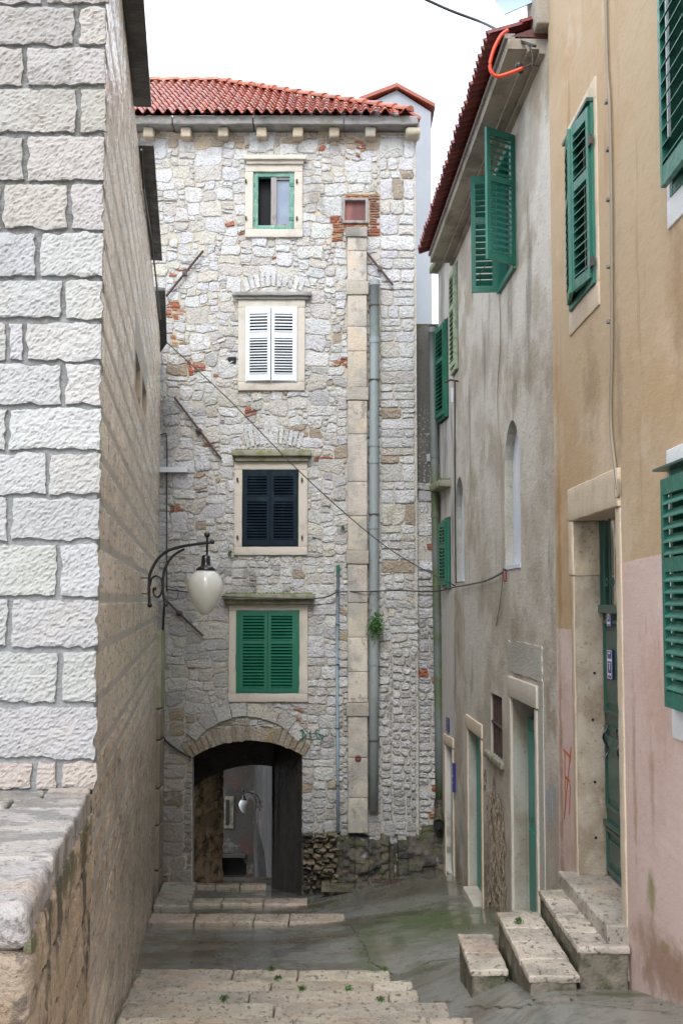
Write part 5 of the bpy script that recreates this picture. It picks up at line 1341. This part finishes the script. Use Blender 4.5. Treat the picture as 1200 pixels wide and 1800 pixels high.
cable('facade_cable', 'grey cable running down the ochre wall to the door lintel', [oc(1064, -20), oc(1067, 120), oc(1071, 180), oc(1074, 330), oc(1075, 480), oc(1075, 620), oc(1073, 740), oc(1082, 830), oc(1085, 860)], .014, M['greycable'])
cable('facade_cable', 'small loop of grey cable hanging at the door lintel corner', [oc(1085, 838), oc(1081, 858), oc(1082, 873), oc(1087, 872), oc(1087, 850), oc(1086, 842)], .010, M['greycable'])
for i_, (u, v) in enumerate(((1071, 178), (1073, 262), (1074, 350), (1075, 468), (1075, 565))):
    b = MB(); s, z = OCH.px(u, v); b.box(OCH, s - .03, s + .03, z - .012, z + .012, 0, .036)
    tag(b.build('cable_clip', M['greywood']), ('topmost', 'second from top', 'middle', 'fourth from top', 'lowest')[i_] + ' small clip fixing the grey cable to the ochre wall', 'clip', 'clips on the grey cable')

# ------------------------------------------------------------------ ochre house
OH = thing('ochre_house', 'ochre and pink plastered house with green door on the right', 'house', (2.3, 8, -2.7))
Y0, Y1, OT = 2.0, 11.31, 8.5
DO = (8.95, 10.42, -2.33, .70)
OW = (9.42, 10.38, 2.55, 4.05); OU = (6.0, 7.36, 2.54, 4.85); OL = (6.1, 7.50, -.67, .82)
OSY = OCH.sy
def seam_z(y):
    return OCH.px(600 + FPX * (2.21 / y - .0167), 0)[0] * 0
# paint boundary follows the stepped line of the photo
pz = {}
b_near = OCH.px(1180, 965)[1]; b_door = OCH.px(1090, 990)[1]; b_far = OCH.px(990, 1105)[1]
b = MB(); b2 = MB()
Dr = yrect(OCH, *DO); OUr = yrect(OCH, *OU); OWr = yrect(OCH, *OW); OLr = yrect(OCH, *OL)
sY0, sY1 = OSY(Y0), OSY(Y1); sd0, sd1 = OSY(DO[0]), OSY(DO[1])
def wav(a, c, za, zb_, k=24, am=.010):
    return [(a + (c - a) * i / k, za + (zb_ - za) * i / k + am * noise.noise(V((i * .9, a, 0)))) for i in range(k + 1)]
# upper (ochre): left of door, above door, right of door
bl1 = wav(sY0, sd0, b_near + .10, b_door - .0); bl2 = wav(sd1, sY1, b_far, b_far)
lowL0, lowL1 = OSY(OL[0]), OSY(OL[1])
zcut = .0
# piece A: between near end and door, above paint line, with lower near window cutting
outerA = bl1 + [(sd0, DO[3]), (sd1, DO[3])] + bl2 + [(sY1, OT), (sY0, OT)]
# split the lower window at the paint line
def zline(s, pts):
    for (a, za), (c, zb_) in zip(pts, pts[1:]):
        if a <= s <= c: return za + (zb_ - za) * (s - a) / (c - a)
    return pts[-1][1]
zA, zB = zline(lowL0, bl1), zline(lowL1, bl1)
outerA = [p for p in bl1 if p[0] < lowL0] + [(lowL0, zA), (lowL0, OL[3]), (lowL1, OL[3]), (lowL1, zB)] + [p for p in bl1 if p[0] > lowL1] + [(sd0, DO[3]), (sd1, DO[3])] + bl2 + [(sY1, OT), (sY0, OT)]
b.sheet(OCH, outerA, [OWr, OUr], 0, .12)
b.add([OCH.P(sY1, -6, 0), OCH.P(sY1, -6, -5), OCH.P(sY1, OT, -5), OCH.P(sY1, OT, 0)], [(0, 1, 2, 3)])
b.add([OCH.P(sY0, -6, 0), OCH.P(sY0, -6, -5), OCH.P(sY0, OT, -5), OCH.P(sY0, OT, 0)], [(0, 1, 2, 3)])
b.add([OCH.P(sY0, OT, 0), OCH.P(sY1, OT, 0), OCH.P(sY1, OT, -5), OCH.P(sY0, OT, -5)], [(0, 1, 2, 3)])
b.build('wall', M['ochre'], OH)
inn = [p for p in bl1 if p[0] < lowL0] + [(lowL0, zA), (lowL0, OL[2]), (lowL1, OL[2]), (lowL1, zB)] + [p for p in bl1 if p[0] > lowL1]
b2.sheet(OCH, [(sY0, -5), (sd0, -5)] + inn[::-1], [], 0)
b2.sheet(OCH, [(sd1, -5), (sY1, -5)] + bl2[::-1], [], 0)
b2.build('painted_base', M['pink'], OH)
b = MB(); b.box(OCH, OSY(OL[0]) - .1, OSY(OL[1]) + .1, OL[2] - .1, OL[3] + .1, -.3, -.12); wl = b.build('window', M['glassdark'], OH); wl['label'] = 'ground floor window with dark green shutters at the right edge'
def win_surround(parent, fr, D, w_, m, n1=.012, wt_=None, wbm=None):
    b = MB(); a, c = fr.sy(D[0]), fr.sy(D[1]); t_, bt = wt_ or w_, wbm or w_
    k = dict(cell=.10, amp=.005, rad=.006, freq=6)
    b.rbox(fr, a - w_, a, D[2], D[3], -.12, n1, **k); b.rbox(fr, c, c + w_, D[2], D[3], -.12, n1, **k)
    b.rbox(fr, a - w_, c + w_, D[3], D[3] + t_, -.12, n1 + .002, **k); b.rbox(fr, a - w_, c + w_, D[2] - bt, D[2], -.12, n1 + .002, **k)
    b.build('surround', M[m], parent, smooth=True)
win_surround(wl, OCH, OL, .07, 'whitepaint', wt_=.14, wbm=.18)
wframe(wl, OCH, OL, .06, 'green', n0=-.1, n1=.02)
b = MB(); b.box(OCH, OSY(OL[0]) - .1, OSY(OL[1]) + .09, OL[3] + .003, OL[3] + .018, .014, .10); b.build('drip_cap', M['darkgreen'], wl)
side_leaf(wl, OCH, OL[1] - .03, OL[2] + .02, OL[3] - .06, .70, R(1.5), -1, 'green', n=.05, slats=15, rail=.10)
side_leaf(wl, OCH, OL[0] + .03, OL[2] + .02, OL[3] - .06, .70, R(1.5), 1, 'green', n=.05, slats=15, rail=.10)
wu = pane_box(OCH, OU, parent=OH); wu['label'] = 'upper floor window with green shutters at the right edge'
win_surround(wu, OCH, OU, .085, 'whitepaint', wbm=.18)
wframe(wu, OCH, OU, .06, 'green', n0=-.1, n1=.02)
side_leaf(wu, OCH, OU[1] - .03, OU[2] + .05, OU[3] - .05, .64, R(1.5), -1, 'green', n=.05, slats=19, rail=.12, tint=(1.1, 1.1, 1.1))
side_leaf(wu, OCH, OU[0] + .03, OU[2] + .05, OU[3] - .05, .64, R(1.5), 1, 'green', n=.05, slats=19, rail=.12)
s = OSY(OU[1])
for z in (2.85, 4.1): b = MB(); b.box(OCH, s - .06, s + .03, z - .06, z + .06, .02, .06); b.build('hinge', M['green'], wu)
wo = pane_box(OCH, OW, parent=OH); wo['label'] = 'middle upper window with green shutters left slightly ajar'
win_surround(wo, OCH, OW, .085, 'cream', wt_=.18, wbm=.20)
wframe(wo, OCH, (OW[0], OW[1], OW[2], OW[3]), .06, 'green', n0=-.1, n1=.035)
b = MB(); b.box(OCH, OSY(OW[0]) - .01, OSY(OW[1]) + .01, OW[3], OW[3] + .03, .014, .07); b.build('drip_cap', M['darkgreen'], wo)
side_leaf(wo, OCH, OW[0] + .03, OW[2] + .05, OW[3] - .03, .445, R(6), 1, 'green', n=.02, slats=15, rail=.09)
side_leaf(wo, OCH, OW[1] - .03, OW[2] + .05, OW[3] - .03, .445, R(9), -1, 'green', n=.02, slats=15, rail=.09)
s = OSY(OW[0])
for z in (2.72, 3.72): b = MB(); b.box(OCH, s - .05, s + .05, z - .04, z + .04, .035, .055); b.build('hinge', M['rust'], wo)

# ochre house door
dr = MB(); a, c = sd0, sd1
nd = -.24
dr.box(OCH, a - .03, c + .03, DO[2], -.06, nd - .06, nd)
mid_s = (a + c) / 2
for (s0, s1) in ((a + .05, mid_s - .04), (mid_s + .04, c - .05)):
    for (z0, z1) in ((-.95, -.16), (-1.75, -1.05), (-2.28, -1.92)):
        dr.box(OCH, s0, s0 + .03, z0, z1, nd, nd + .022); dr.box(OCH, s1 - .03, s1, z0, z1, nd, nd + .022)
        dr.box(OCH, s0 + .03, s1 - .03, z1 - .03, z1, nd, nd + .022); dr.box(OCH, s0 + .03, s1 - .03, z0, z0 + .03, nd, nd + .022)
        dr.box(OCH, s0 + .09, s1 - .09, z0 + .09, z1 - .09, nd, nd + .014)
dr.box(OCH, mid_s - .03, mid_s + .03, DO[2], -.06, nd, nd + .03)
dr.box(OCH, a, c, -.10, -.03, nd, nd + .05); dr.box(OCH, a, c, -1.90, -1.86, nd, nd + .035)
od = dr.build('door', M['darkgreen'], OH); od['label'] = 'dark green panelled double door with blue plaques'
b = MB(); b.box(OCH, a, c, -.06, DO[3], nd - .25, nd - .2); b.build('fanlight_glass', M['dark'], od)
b = MB()
for i in range(7):
    s = a + (c - a) * (i + .5) / 7; b.tube([OCH.P(s, -.03, nd + .01), OCH.P(s, DO[3], nd + .01)], .010, 6)
for i in range(6):
    s = a + (c - a) * (i + 1) / 7
    pts = [OCH.P(s + .055 * math.cos(t * .7), .08 + .07 * math.sin(t * .7) + t * .018, nd + .02) for t in range(10)]
    b.tube(pts, .007, 5)
b.box(OCH, c - .04, c, -.03, DO[3], nd - .05, nd + .03)
b.build('fanlight_grille', M['darkgreen'], od)
b = MB(); b.tube([OCH.P(mid_s + .10, z, nd + .045 + .012 * math.sin(z * 40)) for z in (-1.28, -1.24, -1.20, -1.16, -1.12, -1.08, -1.04)], .010, 6)
b.build('door_pull', M['iron'], od); b = MB(); b.tube([OCH.P(c - .22, z, nd + .05 + .02 * math.sin((z + 1.2) * 30)) for z in [-1.32 + i * .035 for i in range(9)]], .011, 6)
b.build('door_pull', M['iron'], od)
b = MB(); k = dict(cell=.08, amp=.006, rad=.012, freq=7)
zj = OCH.px(1010, 1012)[1]
fw = .15
b.rbox(OCH, a - fw, a, DO[2] - .4, DO[3], nd - .1, .012, **k)
b.rbox(OCH, c, c + .16, zj + .003, DO[3], nd - .1, .026, **k); b.rbox(OCH, c, c + .10, DO[2] - .45, zj - .003, nd - .1, .020, tint=(.8, .78, .76), **k)
b.rbox(OCH, a - fw - .01, c + .16, DO[3] + .001, DO[3] + .29, nd - .1, .028, **k)
b.build('door_frame', M['cream'], od, smooth=True)
b = MB(); b.rbox(OCH, c - .012, c + .02, DO[2], zj - .004, nd + .004, .008, cell=.05, amp=.004, rad=.004); b.rbox(OCH, c - .016, c + .02, zj, DO[3], nd + .004, .010, cell=.05, amp=.004, rad=.004, tint=(1.35, 1.3, 1.2))
b.build('jamb_lining', M['jamb'], od, smooth=True)
for (n_, z) in ((-.15, -.62), (-.13, -1.02), (-.14, -1.55), (-.14, -2.02)):
    b = MB(); b.tube([OCH.P(c - .02, z, n_), OCH.P(c - .005, z, n_)], .012, 8); b.build('jamb_hole', M['dark'], od)
b = MB(); b.rbox(OCH, a - .16, c + .14, DO[2] - .40, DO[2], nd - .05, .16, cell=.06, amp=.006, rad=.015, freq=7); b.build('threshold', M['steps'], od, smooth=True)
# plaques on the door with their lettering
def text_on(fr, txt, s, z, size, n, m, parent, name, sx=1.0):
    cu = bpy.data.curves.new(name, 'FONT'); cu.body = txt; cu.size = size; cu.align_x = 'CENTER'; cu.align_y = 'CENTER'; cu.extrude = .0008
    tmp = bpy.data.objects.new('tmp_text', cu); scene.collection.objects.link(tmp)
    dg = bpy.context.evaluated_depsgraph_get(); me = bpy.data.meshes.new_from_object(tmp.evaluated_get(dg))
    bpy.data.objects.remove(tmp)
    mb = MB(); mb.add([fr.P(s - v_.co.x * sx, z + v_.co.y, n + v_.co.z) for v_ in me.vertices], [tuple(p.vertices) for p in me.polygons])
    return mb
def plaque(u0, v0, v1, width, lines, label):
    sF, zT = OCH.px(u0, v0, nd + .02); zB_ = OCH.px(u0, v1, nd + .02)[1]
    b = MB(); b.box(OCH, sF - width, sF, zB_, zT, nd + .024, nd + .034); o = b.build('plaque', M['signblue'], OH); o['label'] = label
    g = MB(); e = .008
    for (x0, x1, y0_, y1_) in ((sF - width + e, sF - e, zT - e - .004, zT - e), (sF - width + e, sF - e, zB_ + e, zB_ + e + .004), (sF - e - .004, sF - e, zB_ + e, zT - e), (sF - width + e, sF - width + e + .004, zB_ + e, zT - e)):
        g.box(OCH, x0, x1, y0_, y1_, nd + .034, nd + .0355)
    for txt, fz_, size in lines:
        t_ = text_on(OCH, txt, sF - width / 2, zT + (zB_ - zT) * fz_, size, nd + .0350, None, None, 't')
        g.add(t_.v, t_.f)
    g.build('lettering', M['signwhite'], o)
    return o
plaque(1068.5, 1071, 1101, .13, [('9', .36, .11), ('STUBE', .80, .026)], 'upper blue house number plaque reading 9')
plaque(1069, 1141, 1193, .17, [('***', .16, .045), ('APARTMAN', .36, .030), ('T', .58, .085), ('No 3727', .84, .030)], 'lower blue apartment plaque')

g = MB()
for pts in ([(990, 1318), (996, 1325), (1002, 1331), (1001.5, 1337)], [(1003, 1314), (1001, 1335), (997, 1375), (993, 1420)], [(992, 1325), (992.5, 1375), (993, 1415), (991, 1440)], [(993, 1366), (1000, 1373), (1001.5, 1385), (1000, 1432)]):
    stroke(g, OCH, pts, .025, .003)
g.build('graffiti', M['spray_orange'], OH)

# ------------------------------------------------------------------ doorstep slabs on the right
def slabs(label, x0, x1, ya, yb, z, n, skew=-.0, drop=.32):
    t = thing('doorstep', label, 'doorstep', ((x0 + x1) / 2, ya, z - drop), 'stone doorsteps by the ochre house')
    q = random.Random(int(x0 * 100)); y = ya
    body = MB(); body.rough((x0 + .015, ya + .015, z - drop - .15), (x1 - x0 - .03, 0, 0), (0, yb - ya - .03, 0), (0, 0, drop + .12), cell=.05, amp=.012, rad=.02, freq=7)
    body.build('step_body', M['stepside'], t, smooth=True)
    for i in range(n):
        y2 = ya + (yb - ya) * (i + 1) / n + (q.uniform(-.08, .08) if i < n - 1 else 0)
        b = MB(); b.rough((x0, y + .005, z - .055), (x1 - x0, 0, 0), (0, y2 - y - .010, 0), (0, 0, .055), cell=.03, amp=.007, rad=.014, freq=9, tint=tone((1.12, 1.1, 1.07), .12, q), seed=i * 5 + x0)
        b.build('top_slab', M['steps'], t, smooth=True); y = y2
slabs('highest long stone doorstep against the ochre wall', 1.675, 2.055, 8.69, 10.40, -2.45, 4)
slabs('middle long doorstep of four pale slabs', 1.31, 1.67, 8.58, 10.33, -2.62, 4)
slabs('lowest short doorstep of two slabs nearest the street middle', 1.00, 1.30, 9.53, 10.55, -2.86, 2)

# ------------------------------------------------------------------ street lamps
def wall_lamp(label, Y):
    def L(u, v): return at(u, v, Y)
    t = thing('wall_lamp', label, 'street lamp', L(262, 1066), 'wall mounted street lamps')
    b = MB()
    def smooth_pts(P, k=5):
        out = []
        for i in range(len(P) - 1):
            p0, p1, p2, p3 = P[max(i - 1, 0)], P[i], P[i + 1], P[min(i + 2, len(P) - 1)]
            for j in range(k):
                q = j / k; out.append(.5 * ((2 * p1) + (p2 - p0) * q + (2 * p0 - 5 * p1 + 4 * p2 - p3) * q * q + (-p0 + 3 * p1 - 3 * p2 + p3) * q ** 3))
        return out + [P[-1]]
    m1 = smooth_pts([L(263, 1064), L(262, 1045), L(262, 1022), L(264, 1008), L(275, 986), L(292, 970), L(318, 961), L(345, 956.5), L(372, 953)])
    b.tube(m1, .017, 8); b.ball(L(263, 1064), .028); b.ball(L(373, 952.5), .028)
    m2 = smooth_pts([L(291, 1064), L(287, 1045), L(286, 1022), L(289, 1003), L(297, 986), L(308, 974), L(324, 965)])
    b.tube(m2, .014, 8); b.ball(L(291, 1063), .026)
    sc = smooth_pts([L(264, 1030), L(267, 1017), L(275, 1012.5), L(283, 1018), L(285.5, 1032), L(282, 1046), L(275, 1049.5), L(270, 1043), L(270, 1035), L(274, 1033)])
    b.tube(sc, .011, 8); b.ball(L(272, 1035), .022)
    b.build('bracket', M['iron'], t, smooth=True)
    for v in (1016, 1044):
        b = MB(); b.tube([L(240, v), L(262, v)], .008, 6); b.build('wall_pin', M['rust'], t)
    c = L(364, 1002)
    kx = Y / FPX
    b = MB(); b.tube([L(364, 940), L(364, 975)], .012, 8); b.ball(L(364, 940), 5.2 * kx)
    top = L(362, 975).z - c.z
    b.lathe([(.001, top), (4 * kx, top), (7.5 * kx, top - 3 * kx), (8 * kx, top - 12 * kx), (8.5 * kx, top - 19 * kx), (12 * kx, top - 21 * kx), (17 * kx, top - 25 * kx), (17 * kx, top - 28 * kx), (8 * kx, top - 27 * kx)], (L(361.5, 1000).x, Y, c.z), 24)
    b.build('cap', M['iron'], t, smooth=True)
    b = MB(); prof = [(12, 0), (16, -1), (22, -6), (27, -13), (30, -21), (31, -29), (30, -38), (27, -48), (22, -58), (16, -67), (10, -74), (5, -78), (.1, -79)]
    b.lathe([(r_ * kx, z_ * kx + .002) for r_, z_ in prof], (L(361, 1000).x, Y, L(361, 1002.5).z), 36)
    b.build('globe', M['lampglass'], t, smooth=True)
    return t
near_lamp = wall_lamp('black scrolled wall lamp with white pear globe on the left wall', 13.2)
fl_ = near_lamp.copy(); scene.collection.objects.link(fl_)
fl_['label'] = 'small distant wall lamp seen through the archway'
for ch in list(near_lamp.children):
    c_ = ch.copy(); scene.collection.objects.link(c_); c_.parent = fl_
sc_ = .66
pos = at(457, 1425, 30.5)
fl_.scale = (-sc_, sc_, sc_); fl_.location = pos

# ------------------------------------------------------------------ plants
def leafy(name, label, c, rad, n, size, seed, drop=0.0):
    t = thing(name, label, 'plant', c); b = MB(); q = random.Random(seed); stems = MB()
    for k in range(12):
        d = V((q.uniform(-1, 1), q.uniform(-1, .2), q.uniform(-.6, 1))) ; d = V((d.x * rad[0], d.y * rad[1], d.z * rad[2])) * .8
        stems.tube([V(c), V(c) + d * .5 + V((0, 0, .02)), V(c) + d], .003, 4)
    for i in range(n):
        a = V((q.gauss(0, .45), q.gauss(0, .45), q.gauss(0, .45)))
        if a.length > 1.05: continue
        lump = 1 + .35 * noise.noise(a * 2.5 + V((seed, 0, 0)))
        p = V(c) + V((a.x * rad[0], a.y * rad[1], a.z * rad[2])) * lump - V((0, 0, drop * abs(a.x)))
        u_ = V((q.uniform(-1, 1), q.uniform(-1, 1), q.uniform(-1, 1))).normalized(); w_ = u_.cross(V((q.uniform(-1, 1), q.uniform(-1, 1), 1))).normalized()
        s_ = size * q.uniform(.6, 1.3); tt = q.uniform(.6, 1.4)
        b.add([p - u_ * s_, p + w_ * s_ * .5, p + u_ * s_, p - w_ * s_ * .5], [(0, 1, 2, 3)], (tt, tt, tt))
    b.build('foliage', M['leaf'], t); stems.build('stems', M['moss'], t)
leafy('wall_plant', 'bushy green plant sprouting behind the thick grey drainpipe', fp(661, 1100, .24), (.16, .14, .26), 1300, .018, 3, .05)
leafy('wall_plant', 'tiny weed left of the navy window sill corner', fp(403, 972, .06), (.05, .04, .08), 90, .014, 5)
leafy('wall_plant', 'tiny weed in the masonry above the blue conduit', fp(602, 928, .06), (.05, .04, .05), 70, .012, 6)
for i, (u, v, z, y, lab) in enumerate([(489, 1722, -3.495, 10.7, 'weed tuft in the second stair joint near the middle'), (530, 1741, -3.306, 10.1, 'weed tuft in the third stair row'), (612, 1741, -3.306, 10.1, 'weed tuft right of the stair middle'), (394, 1758, -3.14, 9.9, 'weed tuft in the left part of the stairs'),
        (477, 1706, -3.70, 11.2, 'weed tuft at the far edge of the stairs'), (676, 1706, -3.70, 11.2, 'weed tuft at the right end of the farthest stair'), (668, 1760, -3.14, 9.3, 'weed tuft in the right half of the near stairs'), (912, 1622, -2.61, 9.75, 'weed growing between the middle doorstep slabs')]):
    d = ray(u, v); p = d * (z / d.z); p.z += .01
    leafy('weed_tuft', lab, p, (.045, .05, .03), 90, .011, 20 + i)
# small stones and twig litter on the paving
lit = thing('broken_pot_shards', 'small dark debris lying on the wet paving right of the stairs', 'debris', (.7, 9.7, ground(.7, 9.7)))
b = MB(); q = random.Random(12)
for i in range(5):
    x, y = .82 + q.uniform(-.09, .12), 9.75 + q.uniform(-.12, .1); b.rough((x, y, ground(x, y) - .005), (q.uniform(.04, .10), q.uniform(-.03, .03), 0), (0, q.uniform(.03, .06), 0), (0, 0, q.uniform(.015, .05)), cell=.02, amp=.006, rad=.008, freq=30)
b.build('shard', M['rock'], lit)
pb_ = MB()
for i in range(240):
    x, y = q.uniform(-1.8, 2.0), q.uniform(7.5, 17)
    if x < .9 and y < 11.4: continue
    s_ = q.uniform(.004, .012); pb_.rough((x, y, ground(x, y) - .002), (s_ * 2, 0, 0), (0, s_ * 1.5, 0), (0, 0, s_), cell=.02, amp=.002, rad=.003, tint=tone((2.6, 2.5, 2.3), .3, q))
o = pb_.build('gravel', M['rock'], None); o['kind'] = 'stuff'; tag(o, 'scattered pale grit on the wet paving', 'gravel')
